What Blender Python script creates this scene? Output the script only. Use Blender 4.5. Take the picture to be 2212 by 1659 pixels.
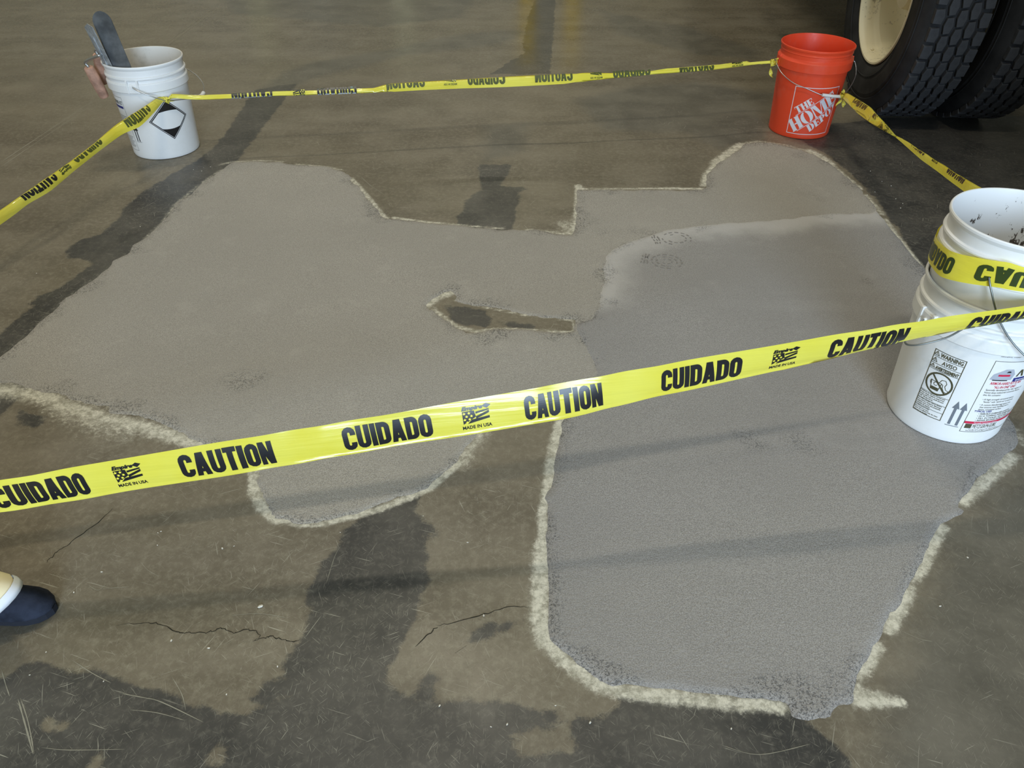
import bpy, bmesh, math, random
import numpy as np
from mathutils import Vector, Matrix
from mathutils.geometry import interpolate_bezier

random.seed(7)
for _o in list(bpy.data.objects):
    bpy.data.objects.remove(_o, do_unlink=True)
SC = bpy.context.scene
COL = SC.collection
PI = math.pi

# ------------------------------------------------------------------ camera
cam_d = bpy.data.cameras.new('camera')
cam_d.sensor_fit = 'HORIZONTAL'
cam_d.sensor_width = 36.0
cam_d.lens = 36.0 * 1666.42 / 2212.0
cam_d.clip_start = 0.02
cam = bpy.data.objects.new('camera', cam_d)
COL.objects.link(cam)
R_ = Matrix(((0.99998, 0.00354, 0.00447), (-0.00570, 0.62027, 0.78437), (0.0, 0.78438, -0.62028)))
_f = R_[2].normalized(); _r = R_[0].normalized(); _u = _r.cross(_f).normalized()
cam.matrix_world = Matrix((( _r[0], _u[0], -_f[0], 0), (_r[1], _u[1], -_f[1], 0), (_r[2], _u[2], -_f[2], 1.2442), (0, 0, 0, 1)))
SC.camera = cam

# ------------------------------------------------------------------ world, daylight, exposure
SC.view_settings.view_transform = 'Standard'
SC.view_settings.look = 'None'
SC.view_settings.gamma = 1.0
SC.view_settings.use_curve_mapping = False
SC.view_settings.exposure = EXPOSURE = 0.12

world = bpy.data.worlds.new('world'); SC.world = world
world.use_nodes = True
wt = world.node_tree; wt.nodes.clear()
wo = wt.nodes.new('ShaderNodeOutputWorld'); wb = wt.nodes.new('ShaderNodeBackground')
wb.inputs['Color'].default_value = (0.55, 0.75, 1.0, 1); wb.inputs['Strength'].default_value = 1.0
wt.links.new(wb.outputs[0], wo.inputs[0])

def area_light(name, loc, size, power, color, target, spread=PI):
    d = bpy.data.lights.new(name, 'AREA'); d.shape = 'RECTANGLE'
    d.size, d.size_y = size; d.energy = power; d.color = color; d.spread = spread
    o = bpy.data.objects.new(name, d); COL.objects.link(o); o.location = loc
    o.rotation_euler = (Vector(target) - Vector(loc)).to_track_quat('-Z', 'Y').to_euler()
    return o
# daylight entering through the open bay door behind the photographer
area_light('bay_door_daylight', (1.3, -6.9, 2.0), (2.8, 3.8), 800, (0.62, 0.80, 1.0), (1.3, 0, 1.7))

LAMPS = [(-0.4, -1.85, 1.0), (-0.4, 4.75, 1.0), (-7.0, -1.85, .55), (-7.0, 4.75, .55), (-0.4, 14.6, .45), (-7.0, 14.6, .45), (7.0, 14.6, .45)]
LAMP_Z = 7.0
LAMP_POWER = 128
LAMP_COLOR = (1.0, 0.92, 0.72)
# ------------------------------------------------------------------ helpers
def tag(o, label=None, cat=None, group=None, kind=None):
    if label: o['label'] = label
    if cat: o['category'] = cat
    if group: o['group'] = group
    if kind: o['kind'] = kind
    return o
def empty(name, loc=(0, 0, 0), rz=0.0):
    o = bpy.data.objects.new(name, None); COL.objects.link(o)
    o.location = loc; o.rotation_euler = (0, 0, rz); o.empty_display_size = 0.05
    return o
def obj(name, me, mat=None, parent=None, loc=None, rot=None):
    if isinstance(me, bmesh.types.BMesh):
        bm = me; me = bpy.data.meshes.new(name); bm.to_mesh(me); bm.free()
    o = bpy.data.objects.new(name, me); COL.objects.link(o)
    if mat is not None and len(me.materials) == 0:
        me.materials.append(mat)
    if parent: o.parent = parent
    if loc: o.location = loc
    if rot: o.rotation_euler = rot
    return o
def pydata(name, V, F, mat=None, parent=None, smooth=False):
    me = bpy.data.meshes.new(name); me.from_pydata([tuple(v) for v in V], [], F); me.update()
    if smooth: me.polygons.foreach_set('use_smooth', [True] * len(me.polygons))
    return obj(name, me, mat, parent)
def smooth(o, ang=None):
    o.data.polygons.foreach_set('use_smooth', [True] * len(o.data.polygons))
    if ang is not None:
        try: o.data.set_sharp_from_angle(angle=ang)
        except Exception: pass
    return o
def lathe(name, prof, mat, parent=None, seg=96, M=None, sharp=0.6):
    V = []; F = []; n = len(prof)
    for i in range(seg):
        a = 2 * PI * i / seg; c, s = math.cos(a), math.sin(a)
        for r, z in prof:
            p = Vector((r * c, r * s, z)); V.append(M @ p if M else p)
    for i in range(seg):
        j = (i + 1) % seg
        for k in range(n - 1):
            F.append((i * n + k, j * n + k, j * n + k + 1, i * n + k + 1))
    o = pydata(name, V, F, mat, parent)
    bm = bmesh.new(); bm.from_mesh(o.data); bmesh.ops.remove_doubles(bm, verts=bm.verts, dist=1e-6)
    bmesh.ops.recalc_face_normals(bm, faces=bm.faces); bm.to_mesh(o.data); bm.free()
    return smooth(o, sharp)
def smooth_path(P, n=8):
    P = [Vector(p) for p in P]
    if len(P) < 3: return P
    out = []
    for i in range(len(P) - 1):
        p0 = P[max(i - 1, 0)]; p1 = P[i]; p2 = P[i + 1]; p3 = P[min(i + 2, len(P) - 1)]
        for k in range(n):
            t = k / n
            out.append(0.5 * ((2 * p1) + (p2 - p0) * t + (2 * p0 - 5 * p1 + 4 * p2 - p3) * t * t + (3 * p1 - p0 - 3 * p2 + p3) * t ** 3))
    out.append(P[-1]); return out
def tube(name, P, rad, mat, parent=None, seg=10, n=8, caps=True):
    P = smooth_path(P, n); N = len(P)
    if not callable(rad): rr = (lambda t, q=rad: q)
    else: rr = rad
    V = []; F = []
    t0 = (P[1] - P[0]).normalized(); nrm = t0.orthogonal().normalized()
    for i, p in enumerate(P):
        t = (P[min(i + 1, N - 1)] - P[max(i - 1, 0)]).normalized()
        nrm = (nrm - t * nrm.dot(t)).normalized(); b = t.cross(nrm)
        for k in range(seg):
            a = 2 * PI * k / seg
            V.append(p + (nrm * math.cos(a) + b * math.sin(a)) * rr(i / (N - 1)))
    for i in range(N - 1):
        for k in range(seg):
            F.append((i * seg + k, i * seg + (k + 1) % seg, (i + 1) * seg + (k + 1) % seg, (i + 1) * seg + k))
    if caps:
        F.append(tuple(range(seg))[::-1]); F.append(tuple((N - 1) * seg + k for k in range(seg)))
    return smooth(pydata(name, V, F, mat, parent), 0.9)
def box(bm, lo, hi, M=None, bev=0.0):
    r = bmesh.ops.create_cube(bm, size=1.0)
    c = [(a + b) / 2 for a, b in zip(lo, hi)]; s = [b - a for a, b in zip(lo, hi)]
    for v in r['verts']:
        v.co = Vector((v.co.x * s[0] + c[0], v.co.y * s[1] + c[1], v.co.z * s[2] + c[2]))
    if bev:
        es = list({e for v in r['verts'] for e in v.link_edges})
        rb = bmesh.ops.bevel(bm, geom=es, offset=bev, segments=2, affect='EDGES', profile=0.5)
        vs = {v for f in rb['faces'] for v in f.verts} | {v for v in r['verts'] if v.is_valid}
    else: vs = set(r['verts'])
    if M:
        for v in vs: v.co = M @ v.co
    return vs

# ------------------------------------------------------------------ node helpers
class NT:
    def __init__(s, name):
        s.m = bpy.data.materials.new(name); s.m.use_nodes = True; s.t = s.m.node_tree; s.t.nodes.clear()
        s.out = s.t.nodes.new('ShaderNodeOutputMaterial'); s.b = s.t.nodes.new('ShaderNodeBsdfPrincipled')
        s.t.links.new(s.b.outputs[0], s.out.inputs[0]); s._pos = None
    def set(s, sock, v, node=None):
        node = node or s.b; i = node.inputs[sock]
        if isinstance(v, bpy.types.NodeSocket): s.t.links.new(v, i)
        elif isinstance(v, (tuple, list)) and len(v) == 3 and i.type == 'RGBA': i.default_value = (*v, 1)
        else: i.default_value = v
        return s
    def pos(s):
        if s._pos is None: s._pos = s.t.nodes.new('ShaderNodeNewGeometry').outputs['Position']
        return s._pos
    def local(s): return s.t.nodes.new('ShaderNodeTexCoord').outputs['Object']
    def attr(s, name):
        n = s.t.nodes.new('ShaderNodeAttribute'); n.attribute_name = name; return n.outputs['Fac']
    def map(s, vec, rot=(0, 0, 0), scale=(1, 1, 1), loc=(0, 0, 0)):
        n = s.t.nodes.new('ShaderNodeMapping'); s.t.links.new(vec, n.inputs[0])
        n.inputs['Rotation'].default_value = rot; n.inputs['Scale'].default_value = scale; n.inputs['Location'].default_value = loc
        return n.outputs[0]
    def noise(s, scale, detail=3, rough=0.55, vec=None, dist=0.0, color=False):
        n = s.t.nodes.new('ShaderNodeTexNoise'); s.t.links.new(vec or s.pos(), n.inputs['Vector'])
        n.inputs['Scale'].default_value = scale; n.inputs['Detail'].default_value = detail
        n.inputs['Roughness'].default_value = rough; n.inputs['Distortion'].default_value = dist
        return n.outputs['Color' if color else 'Fac']
    def voro(s, scale, vec=None, feat='F1', rnd=1.0):
        n = s.t.nodes.new('ShaderNodeTexVoronoi'); n.feature = feat; s.t.links.new(vec or s.pos(), n.inputs['Vector'])
        n.inputs['Scale'].default_value = scale; n.inputs['Randomness'].default_value = rnd
        return n.outputs['Distance']
    def math(s, op, a, b=0.0, c=0.0, clamp=False):
        n = s.t.nodes.new('ShaderNodeMath'); n.operation = op; n.use_clamp = clamp
        for i, v in enumerate((a, b, c)):
            if isinstance(v, bpy.types.NodeSocket): s.t.links.new(v, n.inputs[i])
            else: n.inputs[i].default_value = v
        return n.outputs[0]
    def ss(s, v, lo, hi, a=0.0, b=1.0):
        n = s.t.nodes.new('ShaderNodeMapRange'); n.interpolation_type = 'SMOOTHSTEP'
        s.t.links.new(v, n.inputs[0])
        for i, q in zip((1, 2, 3, 4), (lo, hi, a, b)): n.inputs[i].default_value = q
        return n.outputs[0]
    def mix(s, fac, a, b, mode='MIX'):
        n = s.t.nodes.new('ShaderNodeMix'); n.data_type = 'RGBA'; n.blend_type = mode
        def put(i, v):
            if isinstance(v, bpy.types.NodeSocket): s.t.links.new(v, n.inputs[i])
            elif isinstance(v, (tuple, list)): n.inputs[i].default_value = (*v[:3], 1)
            else: n.inputs[i].default_value = v
        put(0, fac); put(6, a); put(7, b); return n.outputs[2]
    def bump(s, h, strength=0.3, dist=0.002, nrm=None):
        n = s.t.nodes.new('ShaderNodeBump'); s.t.links.new(h, n.inputs['Height'])
        n.inputs['Strength'].default_value = strength; n.inputs['Distance'].default_value = dist
        if nrm: s.t.links.new(nrm, n.inputs['Normal'])
        s.t.links.new(n.outputs[0], s.b.inputs['Normal']); return n.outputs[0]
def simple(name, col, rough=0.5, spec=0.5, metal=0.0, var=0.0, vs=20, bump=0.0, bs=200):
    m = NT(name)
    if var:
        f = m.noise(vs, 4, vec=m.local())
        c = m.mix(m.ss(f, 0.3, 0.7), tuple(x * (1 - var) for x in col), tuple(min(1, x * (1 + var)) for x in col))
        m.set('Base Color', c)
    else: m.set('Base Color', col)
    m.set('Roughness', rough).set('Specular IOR Level', spec).set('Metallic', metal)
    if bump: m.bump(m.noise(bs, 3, vec=m.local()), bump, 0.001)
    return m.m

# ------------------------------------------------------------------ floor layout (metres, from measured ground points)
PATCH_A = [[-1.148,3.01],[-1.07,3.028],[-0.956,3.022],[-0.885,2.995],[-0.758,2.978],[-0.702,2.946],[-0.669,2.924],[-0.639,2.879],[-0.628,2.844],[-0.591,2.781],[-0.529,2.659],[-0.481,2.564],[-0.456,2.523],[-0.425,2.518],[-0.363,2.501],[-0.289,2.486],[-0.218,2.476],[-0.108,2.449],[-0.032,2.439],[0.081,2.441],[0.15,2.407],[0.208,2.402],[0.223,2.547],[0.24,2.742],[0.243,2.775],[0.265,2.771],[0.413,2.771],[0.643,2.774],[0.721,2.777],[0.746,2.803],[0.752,2.846],[0.781,2.935],[0.832,3.029],[0.916,3.13],[0.987,3.234],[1.048,3.269],[1.126,3.257],[1.207,3.193],[1.255,3.135],[1.295,3.036],[1.317,2.913],[1.333,2.798],[1.331,2.687],[1.328,2.61],[1.27,2.512],[1.037,2.502],[0.864,2.472],[0.752,2.46],[0.639,2.434],[0.535,2.415],[0.459,2.364],[0.39,2.314],[0.34,2.266],[0.317,2.219],[0.3,2.159],[0.296,2.088],[0.276,2.006],[0.265,1.928],[0.239,1.866],[0.207,1.849],[0.202,1.773],[0.215,1.729],[0.229,1.665],[0.233,1.614],[0.216,1.536],[0.16,1.457],[0.133,1.452],[0.04,1.465],[-0.024,1.456],[-0.063,1.422],[-0.083,1.385],[-0.106,1.331],[-0.125,1.278],[-0.155,1.248],[-0.177,1.214],[-0.183,1.202],[-0.234,1.171],[-0.297,1.138],[-0.36,1.116],[-0.409,1.096],[-0.459,1.096],[-0.498,1.11],[-0.531,1.146],[-0.556,1.192],[-0.575,1.244],[-0.598,1.283],[-0.639,1.298],[-0.698,1.313],[-0.734,1.342],[-0.773,1.362],[-0.834,1.395],[-0.893,1.426],[-0.938,1.441],[-0.996,1.443],[-1.01,1.47],[-1.066,1.481],[-1.122,1.502],[-1.145,1.52],[-1.214,1.538],[-1.284,1.561],[-1.327,1.566],[-1.484,1.588],[-1.622,1.538],[-1.654,1.464],[-1.531,1.33],[-1.732,1.428],[-1.79,1.575],[-1.611,1.637],[-1.382,1.67],[-1.384,1.698],[-1.373,1.735],[-1.364,1.803],[-1.353,1.899],[-1.346,1.986],[-1.317,2.057],[-1.293,2.162],[-1.294,2.213],[-1.265,2.255],[-1.276,2.307],[-1.25,2.363],[-1.234,2.467],[-1.231,2.565],[-1.246,2.642],[-1.212,2.71],[-1.193,2.837],[-1.165,2.94]]
HOLE = [[-0.261,1.948],[-0.241,1.987],[-0.215,2.022],[-0.19,2.033],[-0.169,2.001],[-0.171,1.975],[-0.13,1.955],[-0.074,1.937],[-0.011,1.923],[0.035,1.901],[0.096,1.884],[0.179,1.876],[0.178,1.816],[0.139,1.809],[0.078,1.817],[0.019,1.824],[-0.047,1.826],[-0.094,1.811],[-0.13,1.806],[-0.162,1.839],[-0.201,1.879],[-0.233,1.918],[-0.249,1.928]]
PATCH_B = [[1.328,2.61],[1.291,2.583],[1.173,2.585],[1.082,2.565],[0.991,2.536],[0.874,2.515],[0.761,2.502],[0.648,2.478],[0.59,2.461],[0.542,2.453],[0.464,2.404],[0.395,2.36],[0.332,2.304],[0.307,2.262],[0.285,2.18],[0.286,2.102],[0.267,2.038],[0.251,1.941],[0.227,1.883],[0.185,1.861],[0.179,1.819],[0.189,1.78],[0.202,1.729],[0.215,1.671],[0.219,1.62],[0.201,1.536],[0.143,1.462],[0.13,1.432],[0.114,1.365],[0.102,1.29],[0.089,1.204],[0.077,1.189],[0.075,1.174],[0.084,1.155],[0.076,1.055],[0.073,0.957],[0.069,0.856],[0.072,0.82],[0.097,0.795],[0.115,0.776],[0.141,0.75],[0.154,0.739],[0.172,0.728],[0.207,0.729],[0.246,0.721],[0.303,0.718],[0.322,0.714],[0.361,0.71],[0.406,0.706],[0.432,0.703],[0.468,0.7],[0.476,0.691],[0.473,0.671],[0.509,0.67],[0.539,0.672],[0.56,0.695],[0.585,0.699],[0.597,0.728],[0.619,0.758],[0.642,0.786],[0.664,0.814],[0.689,0.83],[0.702,0.857],[0.741,0.898],[0.781,0.944],[0.813,0.985],[0.856,1.036],[0.882,1.07],[0.911,1.104],[0.939,1.117],[0.975,1.131],[0.981,1.144],[0.968,1.153],[0.98,1.171],[1.044,1.228],[1.103,1.278],[1.159,1.319],[1.199,1.342],[1.231,1.428],[1.252,1.565],[1.279,1.75],[1.295,1.934],[1.326,2.183],[1.323,2.237],[1.324,2.328],[1.322,2.404],[1.329,2.522]]
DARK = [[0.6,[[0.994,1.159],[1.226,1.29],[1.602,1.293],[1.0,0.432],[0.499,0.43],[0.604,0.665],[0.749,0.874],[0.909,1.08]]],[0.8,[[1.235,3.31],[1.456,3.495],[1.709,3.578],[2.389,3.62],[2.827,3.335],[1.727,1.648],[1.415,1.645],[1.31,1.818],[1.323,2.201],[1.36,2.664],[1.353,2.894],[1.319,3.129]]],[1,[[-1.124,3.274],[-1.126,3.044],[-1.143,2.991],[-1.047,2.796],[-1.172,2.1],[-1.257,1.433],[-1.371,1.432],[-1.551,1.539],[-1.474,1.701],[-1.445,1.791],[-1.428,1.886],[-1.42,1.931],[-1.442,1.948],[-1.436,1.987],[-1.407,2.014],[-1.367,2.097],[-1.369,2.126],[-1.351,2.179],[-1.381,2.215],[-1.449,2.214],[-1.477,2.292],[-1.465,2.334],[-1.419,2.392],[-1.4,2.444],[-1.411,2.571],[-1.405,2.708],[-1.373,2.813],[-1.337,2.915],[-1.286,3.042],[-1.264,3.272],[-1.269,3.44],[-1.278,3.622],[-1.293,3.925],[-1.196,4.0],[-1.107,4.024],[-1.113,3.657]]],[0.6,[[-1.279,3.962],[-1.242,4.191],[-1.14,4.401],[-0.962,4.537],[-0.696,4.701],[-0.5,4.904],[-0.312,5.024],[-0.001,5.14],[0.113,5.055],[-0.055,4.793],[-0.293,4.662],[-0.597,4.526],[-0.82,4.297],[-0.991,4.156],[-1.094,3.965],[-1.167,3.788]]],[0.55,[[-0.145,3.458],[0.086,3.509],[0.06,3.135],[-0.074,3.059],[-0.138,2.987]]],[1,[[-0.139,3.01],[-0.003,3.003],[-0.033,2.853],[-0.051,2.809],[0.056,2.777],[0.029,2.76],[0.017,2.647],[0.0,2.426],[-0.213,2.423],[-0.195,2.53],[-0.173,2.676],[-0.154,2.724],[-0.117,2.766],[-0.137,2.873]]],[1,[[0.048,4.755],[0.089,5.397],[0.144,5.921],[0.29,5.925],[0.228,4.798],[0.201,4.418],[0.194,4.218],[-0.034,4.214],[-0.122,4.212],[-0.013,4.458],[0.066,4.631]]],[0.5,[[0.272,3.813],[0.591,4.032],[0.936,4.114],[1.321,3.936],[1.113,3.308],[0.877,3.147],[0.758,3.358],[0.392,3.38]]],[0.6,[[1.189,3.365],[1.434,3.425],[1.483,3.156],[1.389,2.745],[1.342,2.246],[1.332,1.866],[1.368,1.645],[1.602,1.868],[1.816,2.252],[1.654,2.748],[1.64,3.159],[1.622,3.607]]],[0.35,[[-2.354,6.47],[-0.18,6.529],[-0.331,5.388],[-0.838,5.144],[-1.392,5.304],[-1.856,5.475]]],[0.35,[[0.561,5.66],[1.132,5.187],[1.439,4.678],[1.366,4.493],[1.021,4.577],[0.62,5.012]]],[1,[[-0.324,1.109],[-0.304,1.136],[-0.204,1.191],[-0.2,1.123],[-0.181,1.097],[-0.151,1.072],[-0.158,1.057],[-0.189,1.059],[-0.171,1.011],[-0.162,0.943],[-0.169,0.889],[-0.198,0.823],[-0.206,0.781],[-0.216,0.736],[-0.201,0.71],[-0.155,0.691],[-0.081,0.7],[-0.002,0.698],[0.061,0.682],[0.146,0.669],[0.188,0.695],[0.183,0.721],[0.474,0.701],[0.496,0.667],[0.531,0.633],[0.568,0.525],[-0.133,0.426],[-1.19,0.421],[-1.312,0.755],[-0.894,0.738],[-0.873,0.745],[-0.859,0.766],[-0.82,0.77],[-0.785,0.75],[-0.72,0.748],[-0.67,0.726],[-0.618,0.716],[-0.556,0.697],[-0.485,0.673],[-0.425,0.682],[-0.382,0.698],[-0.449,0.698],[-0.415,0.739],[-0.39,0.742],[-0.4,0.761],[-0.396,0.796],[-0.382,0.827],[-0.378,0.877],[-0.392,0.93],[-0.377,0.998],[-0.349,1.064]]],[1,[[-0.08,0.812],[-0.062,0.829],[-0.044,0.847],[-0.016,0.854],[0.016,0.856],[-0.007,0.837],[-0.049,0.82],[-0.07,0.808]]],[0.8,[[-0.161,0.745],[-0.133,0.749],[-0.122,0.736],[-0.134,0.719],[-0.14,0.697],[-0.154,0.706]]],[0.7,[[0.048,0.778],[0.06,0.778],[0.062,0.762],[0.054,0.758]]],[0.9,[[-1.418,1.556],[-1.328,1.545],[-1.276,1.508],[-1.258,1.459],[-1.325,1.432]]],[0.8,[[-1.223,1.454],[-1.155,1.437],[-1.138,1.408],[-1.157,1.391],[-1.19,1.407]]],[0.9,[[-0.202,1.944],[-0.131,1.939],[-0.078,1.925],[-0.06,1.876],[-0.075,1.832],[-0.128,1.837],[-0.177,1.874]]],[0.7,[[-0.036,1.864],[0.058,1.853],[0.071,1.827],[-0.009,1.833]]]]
LIGHT = [[1,[[-0.481,0.597],[-0.483,0.616],[-0.471,0.627],[-0.462,0.619],[-0.458,0.601],[-0.468,0.589]]],[0.8,[[-0.776,0.653],[-0.769,0.663],[-0.751,0.651],[-0.735,0.657],[-0.73,0.645],[-0.757,0.645]]],[0.6,[[-0.67,0.596],[-0.656,0.607],[-0.653,0.582],[-0.668,0.582]]],[0.5,[[-0.001,0.638],[0.099,0.662],[0.104,0.615],[0.014,0.6]]]]
HALO = [[1,0.016,[[0.121,1.436],[0.102,1.344],[0.09,1.266],[0.081,1.193]]],[1,0.013,[[0.081,1.193],[0.067,1.125],[0.067,1.037]]],[1,0.022,[[0.067,1.037],[0.059,0.966],[0.055,0.901],[0.054,0.86],[0.064,0.82]]],[0.95,0.018,[[0.064,0.82],[0.089,0.783],[0.121,0.755],[0.148,0.733],[0.175,0.722]]],[1,0.016,[[0.183,0.719],[0.238,0.712],[0.293,0.706]]],[0.95,0.015,[[0.293,0.706],[0.347,0.7],[0.393,0.695],[0.433,0.695],[0.463,0.69]]],[1,0.018,[[0.603,0.708],[0.634,0.705]]],[1,0.012,[[0.592,0.698],[0.637,0.702],[0.669,0.702]]],[0.6,0.014,[[0.597,0.723],[0.618,0.75]]],[1,0.015,[[0.629,0.763],[0.648,0.788],[0.668,0.807]]],[1,0.016,[[0.704,0.846],[0.736,0.885],[0.772,0.927]]],[0.6,0.01,[[0.783,0.94],[0.804,0.966]]],[1,0.015,[[0.811,0.972],[0.852,1.024],[0.886,1.067],[0.911,1.092]]],[0.95,0.018,[[0.985,1.166],[1.044,1.212],[1.112,1.267],[1.171,1.313]]],[0.5,0.02,[[1.218,1.403],[1.221,1.353]]],[1,0.015,[[-0.586,1.253],[-0.568,1.188],[-0.539,1.14],[-0.501,1.105]]],[1,0.009,[[-0.501,1.105],[-0.444,1.091],[-0.395,1.093],[-0.34,1.114]]],[1,0.011,[[-0.34,1.114],[-0.284,1.136],[-0.228,1.169],[-0.178,1.2]]],[1,0.012,[[-0.178,1.2],[-0.152,1.239],[-0.122,1.276]]],[0.6,0.03,[[-0.112,1.279],[-0.101,1.326],[-0.073,1.383]]],[0.8,0.035,[[-1.396,1.56],[-1.314,1.541],[-1.234,1.523],[-1.151,1.496]]],[0.75,0.04,[[-1.146,1.487],[-1.061,1.452],[-0.999,1.426]]],[0.8,0.03,[[-0.98,1.421],[-0.892,1.398],[-0.813,1.365]]],[0.9,0.022,[[-0.828,1.377],[-0.775,1.349],[-0.724,1.329]]],[0.5,0.05,[[-1.118,1.451],[-1.02,1.409],[-0.917,1.376]]],[0.9,0.012,[[-0.635,2.866],[-0.592,2.789],[-0.53,2.671],[-0.478,2.564],[-0.452,2.52]]],[0.9,0.012,[[-0.426,2.524],[-0.358,2.506],[-0.299,2.489]]],[0.8,0.009,[[-0.291,2.493],[-0.192,2.473],[-0.032,2.446]]],[0.7,0.014,[[0.052,2.44],[0.148,2.417],[0.208,2.408]]],[0.55,0.05,[[0.183,2.481],[0.2,2.435]]],[0.9,0.01,[[0.211,2.411],[0.23,2.611],[0.246,2.792]]],[1,0.018,[[0.252,2.805],[0.256,2.779]]],[0.8,0.01,[[0.265,2.78],[0.414,2.782],[0.571,2.788]]],[0.9,0.012,[[0.571,2.788],[0.721,2.786]]],[0.9,0.018,[[0.737,2.82],[0.766,2.917],[0.823,3.024]]],[0.95,0.026,[[0.826,3.038],[0.907,3.148],[0.975,3.237]]],[0.6,0.014,[[1.0,3.258],[1.066,3.28],[1.174,3.234],[1.235,3.173]]],[0.9,0.024,[[1.251,3.173],[1.278,3.123],[1.298,3.036]]],[0.7,0.014,[[1.298,3.036],[1.317,2.916],[1.337,2.794]]],[0.6,0.018,[[1.334,2.736],[1.337,2.579]]],[0.8,0.012,[[1.332,2.535],[1.326,2.415],[1.324,2.315],[1.322,2.192]]],[0.6,0.012,[[-1.185,2.991],[-1.147,3.02],[-1.038,3.036],[-0.942,3.027]]],[0.6,0.014,[[-0.879,3.0],[-0.762,2.978],[-0.691,2.946]]],[0.5,0.012,[[-1.165,2.94],[-1.199,2.828],[-1.239,2.63],[-1.234,2.474],[-1.249,2.363]]],[0.3,0.012,[[-1.249,2.363],[-1.288,2.171],[-1.341,1.994],[-1.368,1.81],[-1.386,1.702]]],[0.9,0.018,[[-0.255,1.948],[-0.221,2.001],[-0.187,2.017]]],[0.8,0.012,[[-0.234,1.928],[-0.198,1.879],[-0.155,1.834],[-0.101,1.813]]],[0.8,0.009,[[-0.101,1.813],[-0.042,1.828],[0.07,1.82],[0.169,1.811]]],[0.8,0.007,[[-0.17,1.975],[-0.074,1.937],[0.031,1.901],[0.176,1.873]]],[0.6,0.008,[[0.179,1.873],[0.177,1.818]]]]
CRACKS = [[[-0.858,1.137],[-0.87,1.095],[-0.892,1.066],[-0.907,1.036],[-0.922,1.017],[-0.927,1.002],[-0.932,0.988]],[[-0.734,0.844],[-0.676,0.85],[-0.653,0.845],[-0.618,0.833],[-0.6,0.83],[-0.566,0.829],[-0.546,0.834],[-0.534,0.839],[-0.515,0.829],[-0.495,0.834],[-0.475,0.834],[-0.461,0.822],[-0.468,0.813]],[[-0.471,0.811],[-0.45,0.819],[-0.44,0.822],[-0.422,0.816],[-0.4,0.813],[-0.385,0.814]],[[-0.136,0.846],[-0.102,0.856],[-0.064,0.869],[-0.038,0.877],[0.006,0.89],[0.037,0.888]],[[-0.171,0.804],[-0.152,0.829],[-0.136,0.843]],[[-0.098,0.791],[-0.078,0.808]],[[0.047,0.942],[0.07,0.939]]]
SCUFFS = [[0.006,[[-2.077,2.997],[-2.064,3.196],[-2.045,3.475],[-2.028,3.753]]],[0.005,[[-2.053,2.95],[-2.035,3.26],[-2.005,3.7]]],[0.005,[[-2.005,4.732],[-2.004,5.096],[-1.993,5.625]]],[0.004,[[-2.03,4.781],[-2.03,5.14],[-2.023,5.703]]],[0.004,[[-1.354,5.133],[-1.501,4.812]]],[0.0025,[[-0.841,0.697],[-0.804,0.649],[-0.769,0.603]]],[0.002,[[-0.838,0.699],[-0.804,0.657],[-0.768,0.604]]],[0.0015,[[-0.898,0.752],[-0.877,0.725],[-0.858,0.702]]],[0.0012,[[-0.811,0.767],[-0.787,0.745]]],[0.0015,[[-0.673,0.709],[-0.628,0.701],[-0.594,0.693],[-0.512,0.658]]],[0.0012,[[-0.643,0.679],[-0.595,0.674],[-0.544,0.661]]],[0.0015,[[-0.783,0.772],[-0.735,0.746],[-0.695,0.728]]],[0.0012,[[-0.593,0.74],[-0.565,0.708],[-0.548,0.678]]],[0.0012,[[-0.761,0.614],[-0.714,0.61],[-0.625,0.612]]],[0.0015,[[-0.711,0.601],[-0.687,0.587]]],[0.0015,[[-0.764,0.589],[-0.761,0.601]]],[0.001,[[-0.512,0.589],[-0.485,0.635]]],[0.0012,[[-0.525,0.866],[-0.474,0.871],[-0.42,0.862]]],[0.001,[[-0.522,0.916],[-0.498,0.922]]],[0.001,[[-0.796,0.924],[-0.768,0.928],[-0.742,0.93]]],[0.001,[[-0.824,0.934],[-0.8,0.922],[-0.79,0.938]]],[0.001,[[-0.742,0.989],[-0.721,0.97],[-0.693,0.955]]],[0.0012,[[0.724,0.842],[0.751,0.825],[0.774,0.819]]],[0.0015,[[0.732,0.839],[0.76,0.847]]],[0.0015,[[0.729,0.686],[0.758,0.676]]],[0.0012,[[0.662,0.665],[0.698,0.686]]],[0.001,[[0.662,0.664],[0.664,0.622]]],[0.001,[[0.568,0.641],[0.593,0.624]]],[0.0012,[[0.347,0.624],[0.404,0.609],[0.492,0.627]]],[0.001,[[0.529,0.656],[0.515,0.617]]],[0.0015,[[0.281,0.628],[0.316,0.622]]],[0.0015,[[0.445,0.632],[0.445,0.619]]],[0.001,[[-0.281,0.762],[-0.272,0.722]]],[0.001,[[-0.072,0.673],[-0.055,0.645]]],[0.001,[[-0.216,0.648],[-0.172,0.599]]],[0.001,[[-0.157,0.673],[-0.171,0.652]]],[0.001,[[0.018,0.649],[0.038,0.674]]],[0.001,[[-0.226,0.843],[-0.198,0.819]]],[0.0012,[[-0.238,0.858],[-0.218,0.88]]],[0.001,[[0.237,0.637],[0.259,0.63]]],[0.002,[[-0.598,2.88],[-0.55,2.802],[-0.481,2.712]]],[0.0015,[[-0.573,2.889],[-0.53,2.811]]],[0.001,[[-0.35,1.034],[-0.357,1.004],[-0.361,0.941]]],[0.001,[[-0.22,1.097],[-0.207,1.072]]],[0.001,[[0.015,1.105],[0.025,1.131]]],[0.001,[[-0.195,1.1],[-0.19,1.113]]],[0.001,[[-0.418,0.784],[-0.364,0.761]]]]
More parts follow.
